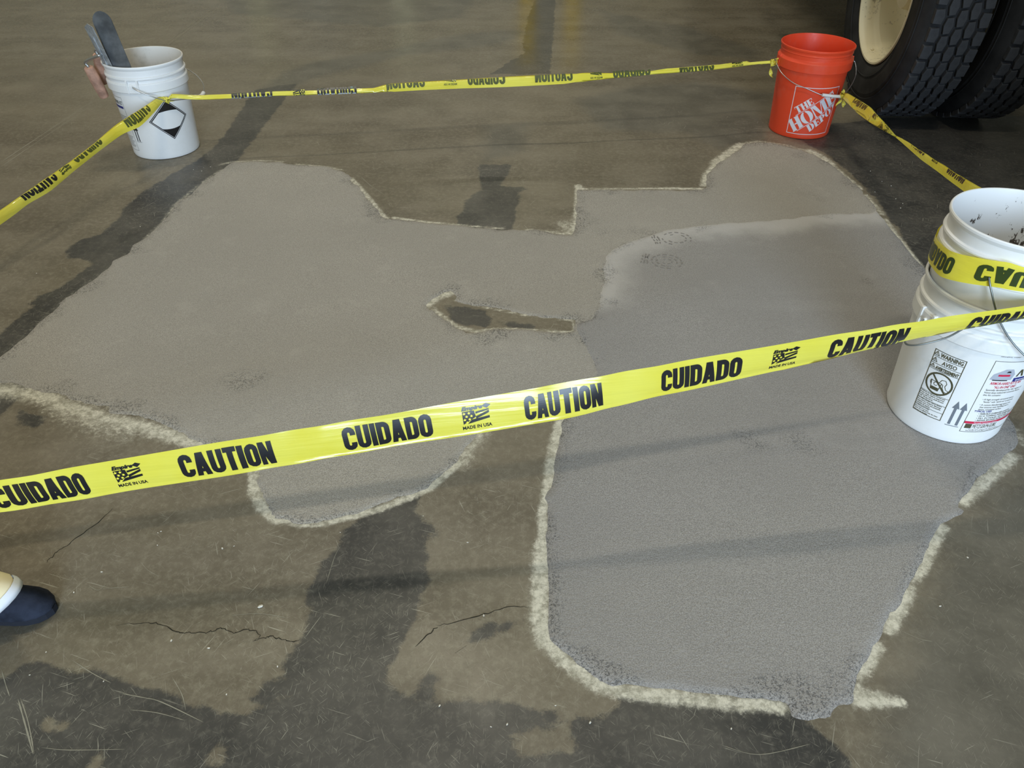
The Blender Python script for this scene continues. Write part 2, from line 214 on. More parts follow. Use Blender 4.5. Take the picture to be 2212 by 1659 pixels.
SPECKS = [[-0.475,0.886],[-1.503,2.122],[1.433,2.963],[1.339,2.736],[1.379,2.765],[0.559,0.797],[-0.736,1.066],[-0.731,1.07],[-0.09,1.045],[-0.836,0.787],[-0.619,0.812],[-0.709,0.731],[-0.843,0.742],[0.077,0.691],[-0.12,0.689],[-0.032,0.653],[-0.051,0.869],[-0.546,0.797],[-0.005,0.657],[0.134,0.661],[-0.59,1.026],[-0.725,1.033],[-0.568,1.032],[-0.099,2.134],[-0.811,0.965],[-0.844,0.916],[-0.488,0.708],[-0.413,0.761],[0.368,0.652],[-0.357,1.07],[-0.188,1.117],[0.82,0.896],[0.927,1.013],[0.797,1.144],[-1.242,2.962],[-1.216,2.967],[-1.275,2.938],[-1.238,2.925],[1.443,2.864],[1.435,2.705],[1.446,2.665],[1.462,2.821],[1.422,2.626],[1.299,2.663],[-1.299,2.445],[0.444,0.753],[0.559,0.795],[0.277,0.812]]
BOOT = [[[0.451,2.273],[0.5,2.29],[0.55,2.237],[0.551,2.177],[0.504,2.141],[0.45,2.176]],[[0.519,2.415],[0.581,2.423],[0.603,2.366],[0.578,2.316],[0.513,2.348]]]
T2 = [[-1.3318,3.0518,0.252,0.524,0.0174],[-1.2509,3.0768,0.24,0.524,0.0177],[-1.1329,3.1013,0.2372,0.524,0.021],[-0.9544,3.1343,0.2385,0.524,0.0212],[-0.8133,3.1513,0.2394,0.524,0.0252],[-0.6563,3.1775,0.2406,0.524,0.0294],[-0.5347,3.1983,0.2414,0.524,0.0322],[-0.374,3.2275,0.2425,0.524,0.033],[-0.2113,3.2526,0.2436,0.524,0.0354],[-0.0282,3.2796,0.2449,0.524,0.0413],[0.2147,3.2983,0.253,0.524,0.0403],[0.3998,3.3306,0.2597,0.524,0.03],[0.648,3.3607,0.2685,0.524,0.0217],[0.8372,3.3885,0.2751,0.524,0.0219],[1.0019,3.4361,0.2806,0.524,0.0199],[1.0967,3.4416,0.2839,0.524,0.0132],[1.1184,3.4392,0.2847,0.524,0.0075]]
T3 = [[-1.65,1.9006,0.15,0.436,0.0306],[-1.6024,2.2071,0.15,0.436,0.0337],[-1.5747,2.3103,0.1604,0.436,0.0313],[-1.5421,2.3994,0.17,0.436,0.0383],[-1.5151,2.5308,0.1808,0.436,0.0298],[-1.4876,2.6726,0.1924,0.436,0.0284],[-1.4537,2.8019,0.2095,0.436,0.0369],[-1.4113,2.8653,0.2224,0.436,0.0491],[-1.3888,2.9623,0.2335,0.436,0.0356],[-1.3779,3.046,0.2412,0.436,0.023],[-1.362,3.0548,0.2447,0.436,0.0108]]
T4 = [[1.3729,3.2933,0.195,0.349,0.0131],[1.377,3.2528,0.2014,0.349,0.0275],[1.3625,3.0578,0.2213,0.349,0.0425],[1.3562,2.9672,0.2315,0.349,0.0435],[1.3441,2.869,0.2412,0.349,0.0347],[1.3359,2.7812,0.2514,0.349,0.0252],[1.3262,2.6949,0.2614,0.349,0.0145],[1.3181,2.6241,0.27,0.349,0.0044],[1.3016,2.509,0.2888,0.349,0.0126],[1.2846,2.4083,0.3049,0.349,0.0162],[1.2676,2.3095,0.322,0.349,0.021],[1.2517,2.2211,0.3382,0.349,0.0202],[1.2367,2.1364,0.3552,0.349,0.0231],[1.2189,2.0517,0.3714,0.349,0.023],[1.2024,1.9718,0.3885,0.349,0.0258],[1.178,1.8616,0.4132,0.349,0.0281],[1.158,1.7256,0.44,0.349,0.0289]]
T1 = [[-0.9336,0.9738,0.205,0.017,0.0762],[-0.7142,1.0112,0.2245,0.087,0.0762],[-0.4888,1.0469,0.2441,0.14,0.0762],[-0.207,1.0959,0.2679,0.105,0.0762],[0.084,1.1439,0.2948,0.288,0.0762],[0.2648,1.1789,0.3156,0.052,0.0762],[0.5415,1.2281,0.3468,-0.122,0.0762],[0.8266,1.2808,0.378,-0.288,0.0762],[1.028,1.3087,0.4,-0.314,0.0762]]

def seg_dist(X, Y, P, closed=True):
    P = np.array(P); n = len(P); D = np.full(X.shape, 1e9)
    for i in range(n if closed else n - 1):
        a = P[i]; b = P[(i + 1) % n]; d = b - a; L = d @ d + 1e-12
        t = np.clip(((X - a[0]) * d[0] + (Y - a[1]) * d[1]) / L, 0, 1)
        D = np.minimum(D, (X - a[0] - t * d[0]) ** 2 + (Y - a[1] - t * d[1]) ** 2)
    return np.sqrt(D)
def inside(X, Y, P):
    P = np.array(P); n = len(P); I = np.zeros(X.shape, bool)
    for i in range(n):
        x1, y1 = P[i]; x2, y2 = P[(i + 1) % n]
        if y1 == y2: continue
        I ^= ((y1 > Y) != (y2 > Y)) & (X < (x2 - x1) * (Y - y1) / (y2 - y1) + x1)
    return I
def sdf(X, Y, P):
    d = seg_dist(X, Y, P); return np.where(inside(X, Y, P), d, -d)
_rs = np.random.RandomState(3); _tab = _rs.rand(256, 256)
def vnoise(X, Y, s):
    x = X * s; y = Y * s; xi = np.floor(x).astype(int); yi = np.floor(y).astype(int); u = x - xi; v = y - yi
    u = u * u * (3 - 2 * u); v = v * v * (3 - 2 * v); T = lambda a, b: _tab[a % 256, b % 256]
    return (T(xi, yi) * (1 - u) * (1 - v) + T(xi + 1, yi) * u * (1 - v) + T(xi, yi + 1) * (1 - u) * v + T(xi + 1, yi + 1) * u * v) - 0.5
def grid_mesh(name, xs, ys, Z, keep=None, attrs=None):
    nx, ny = len(xs), len(ys)
    X, Y = np.meshgrid(xs, ys, indexing='ij')
    co = np.stack([X, Y, Z], -1).reshape(-1, 3)
    I, J = np.meshgrid(np.arange(nx - 1), np.arange(ny - 1), indexing='ij')
    q = np.stack([I * ny + J, (I + 1) * ny + J, (I + 1) * ny + J + 1, I * ny + J + 1], -1).reshape(-1, 4)
    if keep is not None:
        k = keep.reshape(-1); q = q[k[q].any(1)]
        used = np.unique(q); rem = -np.ones(len(co), int); rem[used] = np.arange(len(used)); q = rem[q]; co = co[used]
        attrs = {a: v.reshape(-1)[used] for a, v in (attrs or {}).items()}
    me = bpy.data.meshes.new(name)
    me.vertices.add(len(co)); me.vertices.foreach_set('co', co.astype(np.float32).ravel())
    me.loops.add(len(q) * 4); me.loops.foreach_set('vertex_index', q.astype(np.int32).ravel())
    me.polygons.add(len(q)); me.polygons.foreach_set('loop_start', np.arange(0, len(q) * 4, 4, dtype=np.int32))
    me.polygons.foreach_set('loop_total', np.full(len(q), 4, np.int32))
    me.update(calc_edges=True); me.validate()
    for a, v in (attrs or {}).items():
        at = me.attributes.new(a, 'FLOAT', 'POINT'); at.data.foreach_set('value', v.reshape(-1).astype(np.float32))
    me.polygons.foreach_set('use_smooth', np.ones(len(me.polygons), bool))
    return me

# ------------------------------------------------------------------ the setting: floor
def mat_floor():
    m = NT('sealed_concrete')
    big = m.noise(0.9, 4); mid = m.noise(5, 5, 0.6); fine = m.noise(60, 4, 0.7); grit = m.noise(320, 2)
    streak = m.noise(1.0, 4, 0.6, vec=m.map(m.pos(), rot=(0, 0, 0.12), scale=(0.8, 5.0, 1)))
    fac = m.math('ADD', m.math('MULTIPLY', mid, 0.55), m.math('MULTIPLY', streak, 0.45))
    brown = m.mix(m.ss(fac, 0.36, 0.64), (0.120, 0.101, 0.074), (0.222, 0.193, 0.148))
    brown = m.mix(m.ss(big, 0.35, 0.65, 0, 0.5), brown, (0.185, 0.158, 0.108))
    brown = m.mix(m.ss(fine, 0.42, 0.72, 0, 0.5), brown, (0.29, 0.265, 0.20))
    brown = m.mix(m.ss(m.noise(190, 4, 0.8), 0.5, 0.72, 0, 0.35), brown, (0.09, 0.075, 0.045))
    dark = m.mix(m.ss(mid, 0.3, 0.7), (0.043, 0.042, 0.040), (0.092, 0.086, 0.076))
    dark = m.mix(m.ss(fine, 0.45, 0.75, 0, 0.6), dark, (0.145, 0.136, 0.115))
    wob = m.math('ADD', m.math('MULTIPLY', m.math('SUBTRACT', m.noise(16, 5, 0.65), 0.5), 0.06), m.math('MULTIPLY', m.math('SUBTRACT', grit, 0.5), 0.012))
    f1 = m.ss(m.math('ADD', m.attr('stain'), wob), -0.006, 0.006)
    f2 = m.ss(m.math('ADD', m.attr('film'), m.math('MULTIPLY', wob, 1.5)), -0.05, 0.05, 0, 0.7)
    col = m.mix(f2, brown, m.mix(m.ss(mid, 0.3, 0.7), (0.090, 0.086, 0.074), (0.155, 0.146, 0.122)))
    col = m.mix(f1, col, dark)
    # bleached laitance along the repair edge
    hn = m.math('ADD', m.attr('halo'), m.math('MULTIPLY', m.math('SUBTRACT', m.noise(70, 6, 0.85), 0.5), 1.7))
    hf = m.ss(hn, 0.24, 0.80)
    hcol = m.mix(m.ss(m.noise(48, 6, 0.8), 0.36, 0.60), (0.30, 0.28, 0.215), (0.84, 0.80, 0.68))
    col = m.mix(m.math('MULTIPLY', hf, 0.95), col, hcol)
    dust = m.ss(m.math('ADD', m.attr('halo'), m.math('MULTIPLY', m.math('SUBTRACT', m.noise(90, 3, 0.8), 0.5), 1.6)), 0.1, 0.9, 0, 0.35)
    col = m.mix(dust, col, (0.45, 0.43, 0.36))
    # fine scratches
    sc = None
    for i, (a, k, th) in enumerate([(0.3, 1, .69), (1.15, 1.3, .70), (2.0, 0.9, .71), (2.75, 1.2, .70)]):
        v = m.map(m.map(m.pos(), rot=(0, 0, a)), scale=(11 * k, 300 * k, 1), loc=(i * 7.3, i * 3.1, 0))
        s_ = m.ss(m.noise(1.0, 2, 0.5, vec=v, dist=0.15), th, th + 0.04)
        sc = s_ if sc is None else m.math('MAXIMUM', sc, s_)
    for i, a in enumerate((0.7, 1.6, 2.4)):
        v = m.map(m.map(m.pos(), rot=(0, 0, a)), scale=(32, 650, 1), loc=(i * 5.1, i * 9.7, 0))
        sc = m.math('MAXIMUM', sc, m.math('MULTIPLY', m.ss(m.noise(1.0, 2, 0.5, vec=v, dist=0.3), 0.66, 0.72), 0.7))
    sc = m.math('MULTIPLY', sc, m.ss(m.noise(3.2, 2), 0.36, 0.62, 0.25, 0.75))
    col = m.mix(sc, col, (0.42, 0.40, 0.33))
    spk = m.ss(m.voro(85), 0.035, 0.06, 0.5, 0.0)
    spk = m.math('MULTIPLY', spk, m.ss(m.noise(6, 2), 0.5, 0.7))
    col = m.mix(spk, col, (0.5, 0.48, 0.42))
    m.set('Base Color', col)
    sx = m.t.nodes.new('ShaderNodeSeparateXYZ'); m.t.links.new(m.pos(), sx.inputs[0])
    # gloss ramps up with distance: lamp glare muted near the repair, far reflections kept
    ro = m.math('MULTIPLY', m.ss(m.noise(4, 4), 0.3, 0.7, 0.36, 0.50), m.ss(sx.outputs[1], 3.2, 4.8, 1.0, 0.52))
    ro = m.math('ADD', ro, m.math('MULTIPLY', hf, 0.4))
    ro = m.math('SUBTRACT', ro, m.math('MULTIPLY', f1, 0.04))
    m.set('Roughness', ro).set('Specular IOR Level', m.ss(sx.outputs[1], 2.6, 4.8, 0.28, 0.60))
    hgt = m.math('ADD', m.math('MULTIPLY', fine, 0.5), m.math('MULTIPLY', hf, 0.8))
    m.bump(m.math('ADD', hgt, m.math('MULTIPLY', mid, 1.5)), 0.10, 0.002)
    return m.m
def lines(*spec):
    out = []
    for a, b, st in spec: out += list(np.arange(a, b - 1e-9, st))
    return np.array(out + [spec[-1][1]])
fx = lines((-11, -4.2, 0.85), (-4.2, -2.2, 0.05), (-2.2, 2.4, 0.0125), (2.4, 4.2, 0.05), (4.2, 12, 0.78))
fy = lines((-7, 0.3, 0.73), (0.3, 4.3, 0.0125), (4.3, 6.6, 0.03), (6.6, 17, 1.04))
FX, FY = np.meshgrid(fx, fy, indexing='ij')
def union(polys, cond):
    S = np.full(FX.shape, -0.5)
    for s, P in polys:
        if cond(s): S = np.maximum(S, sdf(FX, FY, P) - (0.0 if s > .65 else 0.02))
    return S
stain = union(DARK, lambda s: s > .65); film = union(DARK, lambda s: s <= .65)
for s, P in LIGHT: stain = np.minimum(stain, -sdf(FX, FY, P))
halo = np.full(FX.shape, -1.0)
for s, w, P in HALO:
    halo = np.maximum(halo, s * (1 - seg_dist(FX, FY, P, False) / (1.55 * w)))
M_FLOOR = mat_floor()
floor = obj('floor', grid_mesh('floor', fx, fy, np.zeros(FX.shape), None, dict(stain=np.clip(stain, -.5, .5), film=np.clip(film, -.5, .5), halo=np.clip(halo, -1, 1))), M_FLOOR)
tag(floor, kind='structure')

def mat_mortar(name, base, hi, seam=False):
    m = NT(name)
    g1 = m.noise(430, 2, 0.6); g2 = m.noise(150, 3, 0.7); big = m.noise(1.6, 4, 0.5); mid = m.noise(9, 4, 0.6)
    col = m.mix(m.ss(g1, 0.35, 0.65), tuple(x * 0.80 for x in base), tuple(x * 1.03 for x in hi))
    col = m.mix(m.ss(big, 0.35, 0.65, 0, 0.4), col, tuple(x * 0.86 for x in base))
    col = m.mix(m.ss(mid, 0.55, 0.8, 0, 0.25), col, tuple(min(1, x * 1.18) for x in hi))
    pits = m.ss(m.noise(26, 6, 0.8), 0.66, 0.72)
    ed = m.attr('edge')
    torn = m.ss(m.math('ADD', ed, m.math('MULTIPLY', m.math('SUBTRACT', m.noise(5, 5, 0.65), 0.5), 0.34)), 0.035, -0.03)
    rough_zone = m.math('MAXIMUM', torn, m.math('MULTIPLY', m.ss(m.noise(2.3, 3), 0.62, 0.72), 0.6))
    cr = m.ss(m.noise(230, 4, 0.7, dist=0.4), 0.36, 0.46, 1.0, 0.0)
    cr = m.math('MULTIPLY', cr, rough_zone)
    col = m.mix(m.math('MULTIPLY', cr, 0.45), col, tuple(x * 0.45 for x in base))
    if seam:
        sm = m.math('ADD', m.attr('seam'), m.math('MULTIPLY', m.math('SUBTRACT', m.noise(7, 4, 0.6), 0.5), 0.14))
        lf = m.ss(sm, 0.03, 0.15, 0.85, 0.0)
        col = m.mix(lf, col, tuple(min(1, x * 1.34) for x in hi))
        vst = m.noise(1.0, 3, vec=m.map(m.pos(), rot=(0, 0, -1.15), scale=(1.2, 9, 1)))
        col = m.mix(m.ss(vst, 0.56, 0.8, 0, 0.12), col, tuple(min(1, x * 1.25) for x in hi))
    m.set('Base Color', col).set('Roughness', 0.9).set('Specular IOR Level', 0.18)
    h = m.math('ADD', m.math('MULTIPLY', g2, 0.8), m.math('MULTIPLY', g1, 0.5))
    h = m.math('SUBTRACT', h, m.math('MULTIPLY', cr, 2.2))
    m.bump(h, 0.8, 0.0018)
    return m.m
M_MA = mat_mortar('repair_mortar_warm', (0.352, 0.330, 0.298), (0.440, 0.413, 0.373))
M_MB = mat_mortar('repair_mortar_cool', (0.296, 0.284, 0.276), (0.375, 0.361, 0.351), True)
def patch(P, hole, x0, x1, y0, y1, top, mat, label, seam=None, jit=0.012, st=0.01):
    xs = np.arange(x0, x1, st); ys = np.arange(y0, y1, st); X, Y = np.meshgrid(xs, ys, indexing='ij')
    S = sdf(X, Y, P)
    if hole: S = np.minimum(S, -sdf(X, Y, hole))
    S = S + jit * (vnoise(X, Y, 24) + 0.6 * vnoise(X + 9, Y, 60))
    Z = np.clip(S * 0.35, -0.003, top) + np.where(S > 0, 0.0005 * vnoise(X, Y, 8), 0)
    at = dict(edge=np.clip(S, -1, 1))
    if seam is not None: at['seam'] = np.clip(seg_dist(X, Y, seam, False), 0, 1)
    o = obj('mortar_patch', grid_mesh('mortar_patch', xs, ys, Z, S > -0.012, at), mat, floor)
    return tag(o, label)
patch(PATCH_A, HOLE, -2.3, 1.75, 0.75, 3.5, 0.0018, M_MA, 'warm grey thin repair mortar skim on the left with an uncoated gap in it')
patch(PATCH_B, None, 0.0, 1.35, 0.55, 2.75, 0.0028, M_MB, 'cooler grey second pour of repair mortar on the right', PATCH_B[:17], jit=0.009)

def ribbon_marks(name, lines_, width, mat, z=0.0004, jag=0.0):
    V = []; F = []
    for ln in lines_:
        w, P = ln if isinstance(ln[0], (int, float)) else (width, ln)
        P = smooth_path([(x, y, z) for x, y in P], 5)
        if jag: P = [p + Vector((random.uniform(-jag, jag), random.uniform(-jag, jag), 0)) for p in P]
        b = len(V); N = len(P)
        for i, p in enumerate(P):
            t = (P[min(i + 1, N - 1)] - P[max(i - 1, 0)]); t.normalize(); nn = Vector((-t.y, t.x, 0))
            k = w * 0.5 * min(1, 6 * i / N + .15, 6 * (N - 1 - i) / N + .15) * random.uniform(0.5, 1.2)
            V += [p + nn * k, p - nn * k]
        for i in range(N - 1): F.append((b + 2 * i, b + 2 * i + 1, b + 2 * i + 3, b + 2 * i + 2))
    return pydata(name, V, F, mat, floor)
M_CRACK = simple('crack_dark', (0.03, 0.028, 0.022), 0.9, 0.1)
M_SCR = simple('scratch_pale', (0.30, 0.285, 0.23), 0.7, 0.2)
for c in CRACKS: ribbon_marks('crack', [c], 0.0018, M_CRACK, jag=0.0022)
ribbon_marks('scratch', SCUFFS, 0.001, M_SCR)['kind'] = 'stuff'

# tread prints left by a boot in the second pour
M_PRINT = simple('print_grey', (0.235, 0.222, 0.212), 0.9, 0.2)
def lug(bm, x, y, a, L, w, cx, cy, rot):
    M = Matrix.Translation((cx, cy, 0.0030)) @ Matrix.Rotation(rot, 4, 'Z') @ Matrix.Translation((x, y, 0)) @ Matrix.Rotation(a, 4, 'Z')
    box(bm, (-L, -w, -0.0006), (L, w, 0.0005), M)
for bi, P in enumerate(BOOT):
    cx = sum(p[0] for p in P) / len(P); cy = sum(p[1] for p in P) / len(P)
    bm = bmesh.new(); rr = random.Random(bi + 3); rot = (-0.25, 0.1)[bi]
    for R0, n in ((0.012, 6), (0.024, 10), (0.036, 14)):
        for k in range(n):
            if rr.random() < (.15 if bi == 0 else .45): continue
            a = 2 * PI * (k + .5 * (n % 4)) / n
            lug(bm, R0 * 1.35 * math.cos(a), R0 * math.sin(a) * 1.25, math.atan2(math.cos(a) * 1.25, -math.sin(a) * 1.35), R0 * 2.2 / n * rr.uniform(1.0, 1.3), rr.uniform(.0018, .0032), cx, cy, rot)
    for k in range(5):
        for q in (-1, 0, 1):
            if rr.random() < .2: continue
            lug(bm, -0.062 - .009 * (k % 3) + rr.uniform(-.002, .002), q * .02 + (k // 3) * .012 - .004, PI / 2 + rr.uniform(-.3, .3), .006, .0022, cx, cy, rot)
    o = obj('boot_print', bm, M_PRINT, floor); o['kind'] = 'stuff'

# ------------------------------------------------------------------ the rest of the hall
M_WALL = simple('painted_block', (0.62, 0.60, 0.50), 0.8, 0.2, var=0.06, vs=1.5)
M_WALLD = simple('lower_wall_paint', (0.30, 0.28, 0.22), 0.7, 0.3, var=0.1, vs=2)
M_CEIL = simple('ceiling_deck', (0.50, 0.50, 0.47), 0.9, 0.1, var=0.1, vs=1)
M_STEEL = simple('galvanised', (0.55, 0.56, 0.58), 0.35, 0.5, 1.0)
def slab(name, lo, hi, mat, parent=None, kind='structure', bev=0.0):
    bm = bmesh.new(); box(bm, lo, hi, bev=bev); o = obj(name, bm, mat, parent)
    if kind and not parent: o['kind'] = kind
    return o
slab('wall_left', (-11.2, -7, 0), (-11, 17, 7.6), M_WALL)
slab('wall_right', (12, -7, 0), (12.2, 17, 7.6), M_WALL)
wf = slab('wall_front', (-11.2, 17, 0), (12.2, 17.2, 7.6), M_WALL)
slab('trim_1', (-11, 16.9, 0), (12, 16.999, 1.1), M_WALLD)
bm = bmesh.new()
box(bm, (-11.2, -7.2, 0), (-0.2, -7, 7.6)); box(bm, (2.8, -7.2, 0), (12.2, -7, 7.6)); box(bm, (-0.2, -7.2, 4.0), (2.8, -7, 7.6))
o = obj('wall_back', bm, M_WALL); o['kind'] = 'structure'
slab('ceiling', (-11.2, -7.2, 7.6), (12.2, 17.2, 7.8), M_CEIL)
bm = bmesh.new()
box(bm, (-0.32, -7.05, 0), (-0.2, -6.93, 4.1)); box(bm, (2.8, -7.05, 0), (2.92, -6.93, 4.1)); box(bm, (-0.32, -7.05, 4.0), (2.92, -6.93, 4.12))
o = obj('trim_2', bm, M_STEEL); o['kind'] = 'structure'
for i, (x, w) in enumerate([(-5.3, 3.2), (6.0, 3.2)]):
    d = slab('door_%d' % (i + 1), (x - w / 2, 16.86, 0), (x + w / 2, 16.898, 3.6), simple('roller_door', (0.66, 0.66, 0.60), 0.5, 0.4))
    for k in range(12): slab('panel', (x - w / 2 + .03, 16.84, 0.02 + k * 0.3), (x + w / 2 - .03, 16.862, 0.30 + k * 0.3), simple('roller_panel', (0.68, 0.67, 0.60), 0.5, 0.4) if k == 0 and i == 0 else bpy.data.materials['roller_panel'], d)

# high bay lamps
M_HOUS = simple('lamp_housing', (0.75, 0.75, 0.75), 0.4, 0.5)
lamp_d = bpy.data.lights.new('high_bay_lamp', 'AREA'); lamp_d.shape = 'RECTANGLE'; lamp_d.size = 1.3; lamp_d.size_y = 0.34
lamp_d.energy = LAMP_POWER; lamp_d.color = LAMP_COLOR
bm = bmesh.new(); box(bm, (-0.70, -0.22, 0.02), (0.70, 0.22, 0.09), bev=0.01); ME_H = bpy.data.meshes.new('housing'); bm.to_mesh(ME_H); bm.free(); ME_H.materials.append(M_HOUS)
bm = bmesh.new()
box(bm, (-.004, -.004, 0.08), (.004, .004, 7.6 - LAMP_Z))
ME_W = bpy.data.meshes.new('hanger'); bm.to_mesh(ME_W); bm.free(); ME_W.materials.append(M_STEEL)
for i, (x, y, k_) in enumerate(LAMPS):
    t = empty('high_bay_light', (x, y, LAMP_Z))
    tag(t, 'white rectangular high bay light hanging %s, %s' % ('between bay door and mortar' if y < 0 else ('above the rear tape' if y < 8 else 'over the steel columns'), 'by the left wall' if x < -3 else ('on the middle line' if x < 3 else 'on the truck side')), 'light', 'high bay lights in rows')
    obj('housing', ME_H, None, t); obj('hanger', ME_W, None, t, (-.5, 0, 0)); obj('hanger', ME_W, None, t, (.5, 0, 0))
    ld_ = lamp_d.copy(); ld_.energy = LAMP_POWER * k_; l = bpy.data.objects.new('lamp_light', ld_); COL.objects.link(l); l.parent = t

# two yellow guard posts and two pale columns further down the hall (they mirror in the sealed floor)
M_YEL = simple('safety_yellow', (0.72, 0.48, 0.03), 0.4, 0.5)
for x, side in ((0.14, 'left'), (0.60, 'right')):
    t = empty('guard_post', (x, 8.6, 0)); tag(t, 'yellow steel guard post standing beyond the rear tape, %s of the pair' % side, 'bollard', 'yellow guard posts')
    lathe('post', [(0.0, 0), (0.085, 0), (0.085, 1.32), (0.075, 1.36), (0.045, 1.39), (0.0, 1.4)], M_YEL, t, 32)
    lathe('base_plate', [(0, 0), (0.14, 0), (0.14, 0.012), (0.0, 0.012)], M_YEL, t, 4)
for x, n in ((-3.1, 1), (-1.35, 2)):
    t = empty('steel_column', (x, 10.2, 0)); tag(t, 'pale painted steel column rising to the ceiling, %s of two' % ('farther from the truck' if n == 1 else 'nearer the truck'), 'column', 'steel columns')
    bm = bmesh.new(); box(bm, (-.11, -.11, 0.012), (.11, -.097, 7.6)); box(bm, (-.11, .097, 0.012), (.11, .11, 7.6)); box(bm, (-.007, -.1, 0.012), (.007, .1, 7.6))
    obj('shaft', bm, simple('column_paint', (0.70, 0.66, 0.45), 0.5, 0.4), t)
    bm = bmesh.new(); box(bm, (-.17, -.17, 0), (.17, .17, .013)); obj('base_plate', bm, bpy.data.materials['galvanised'], t)

# unseen cabinet shape added outside the right edge to block the bay door daylight
M_BLOCKER = simple('blocker_grey', (0.22, 0.24, 0.26), 0.45, 0.5)
t = empty('daylight_blocker', (2.25, 0.42, 0)); tag(t, 'tall grey two-door daylight blocker, added unseen near the nested buckets', 'light blocker')
bm = bmesh.new(); box(bm, (-.65, -.30, .06), (.65, .30, 1.95), bev=.006); obj('carcass', bm, M_BLOCKER, t)
bm = bmesh.new(); box(bm, (-.62, -.27, 0), (.62, .27, .06)); obj('plinth', bm, M_BLACK0 if False else M_BLOCKER, t)
for s in (-1, 1):
    bm = bmesh.new(); box(bm, (min(0, s * .63) + (.004 if s > 0 else 0), .30, .09), (max(0, s * .63) - (.004 if s < 0 else 0), .318, 1.92), bev=.003); d_ = obj('door', bm, M_BLOCKER, t)
    bm = bmesh.new(); box(bm, (s * .06 - .01, .318, .95), (s * .06 + .01, .345, 1.10), bev=.003); obj('handle', bm, M_STEEL, d_)

# ------------------------------------------------------------------ flat print on curved surfaces
def stroke_poly(P, w, closed=False):
    P = [Vector((*p, 0)) for p in P]; N = len(P); out = []
    L = []
    for i in range(N):
        if closed: a, b = P[i - 1], P[(i + 1) % N]
        else: a, b = P[max(i - 1, 0)], P[min(i + 1, N - 1)]
        p = P[i]; d1 = (p - a).normalized() if (p - a).length > 1e-9 else None; d2 = (b - p).normalized() if (b - p).length > 1e-9 else None
        t = ((d1 or d2) + (d2 or d1)).normalized(); nn = Vector((-t.y, t.x, 0)); k = 1.0
        if d1 and d2: k = 1.0 / max(0.5, math.sqrt(max(0.0, (1 + d1.dot(d2)) / 2)))
        L.append((p + nn * w / 2 * k, p - nn * w / 2 * k))
    for i in range(N if closed else N - 1):
        a, b = L[i], L[(i + 1) % N]; out.append([a[0], a[1], b[1], b[0]])
    return out
def arc(cx, cy, rx, ry, a0, a1, n=6):
    return [(cx + rx * math.cos(math.radians(a0 + (a1 - a0) * i / n)), cy + ry * math.sin(math.radians(a0 + (a1 - a0) * i / n))) for i in range(n + 1)]
# heavy condensed capitals, unit height; each returns quads, advance
def heavy(ch):
    s = 0.205; h = s / 2; w = 0.50; r = w / 2 - h
    if ch == 'C': return stroke_poly([(w - h, 0.34)] + [(w - h, 0.30)] + arc(w / 2, h + r, r, r, 0, -180) + arc(w / 2, 1 - h - r, r, r, 180, 0) + [(w - h, 0.70), (w - h, 0.655)], s), w
    if ch == 'U': return stroke_poly([(h, 1)] + arc(w / 2, h + r, r, r, -180, 0) + [(w - h, 1)], s), w
    if ch == 'O': return stroke_poly(arc(w / 2, h + r, r, r, -180, 0) + arc(w / 2, 1 - h - r, r, r, 0, 180), s, True), w
    if ch == 'D': return stroke_poly([(h, h), (w / 2, h)] + arc(w / 2, h + r, r, r, -90, 0) + arc(w / 2, 1 - h - r, r, r, 0, 90) + [(h, 1 - h)], s, True) , w
    if ch == 'I': return stroke_poly([(h, 0), (h, 1)], s), s
    if ch == 'T': return stroke_poly([(0.22, 0), (0.22, 0.85)], s) + stroke_poly([(0, 1 - 0.085), (0.44, 1 - 0.085)], 0.20), 0.44
    if ch == 'A': return [[Vector((x, y, 0)) for x, y in q] for q in ([(0, 0), (0.20, 0), (0.36, 1), (0.14, 1)], [(0.34, 0), (0.54, 0), (0.40, 1), (0.18, 1)], [(0.15, 0.17), (0.39, 0.17), (0.37, 0.33), (0.17, 0.33)])], 0.54
    if ch == 'N': return [[Vector((x, y, 0)) for x, y in q] for q in ([(0, 0), (0.20, 0), (0.20, 1), (0, 1)], [(0.34, 0), (0.54, 0), (0.54, 1), (0.34, 1)], [(0.31, 0), (0.50, 0), (0.22, 1), (0.02, 1)])], 0.54
    return [], 0.3
def heavy_word(word, x, y, height, width=None, gap=0.032, shear=0.0):
    P = []; u = 0.0
    for ch in word:
        q, a = heavy(ch)
        P += [[Vector((p.x + u, p.y, 0)) for p in f] for f in q]; u += a + gap
    tot = u - gap; sx = (width / tot) if width else height
    return [[(x + (p.x + shear * p.y) * sx, y + p.y * height) for p in f] for f in P]
_fc = {}
def font_polys(txt, x, y, size, sx=1.0, bold=0.0, shear=0.0, align='LEFT', width=None):
    key = (txt, bold)
    if key not in _fc:
        cu = bpy.data.curves.new('t', 'FONT'); cu.body = txt; cu.size = 1.0; cu.offset = bold; cu.resolution_u = 2; cu.align_x = 'LEFT'; cu.fill_mode = 'FRONT'
        o = bpy.data.objects.new('t', cu); COL.objects.link(o); dg = bpy.context.evaluated_depsgraph_get()
        me = bpy.data.meshes.new_from_object(o.evaluated_get(dg))
        _fc[key] = ([tuple(v.co[:2]) for v in me.vertices], [tuple(p.vertices) for p in me.polygons])
        bpy.data.objects.remove(o); bpy.data.curves.remove(cu); bpy.data.meshes.remove(me)
    V, F = _fc[key]
    if not V: return []
    lo = min(v[0] for v in V); W = max(v[0] for v in V) - lo
    if width: sx = width / (W * size)
    off = 0 if align == 'LEFT' else (-W * size * sx / 2 if align == 'CENTER' else -W * size * sx)
    return [[(x + off + (V[i][0] - lo + shear * V[i][1]) * size * sx, y + V[i][1] * size) for i in f] for f in F]
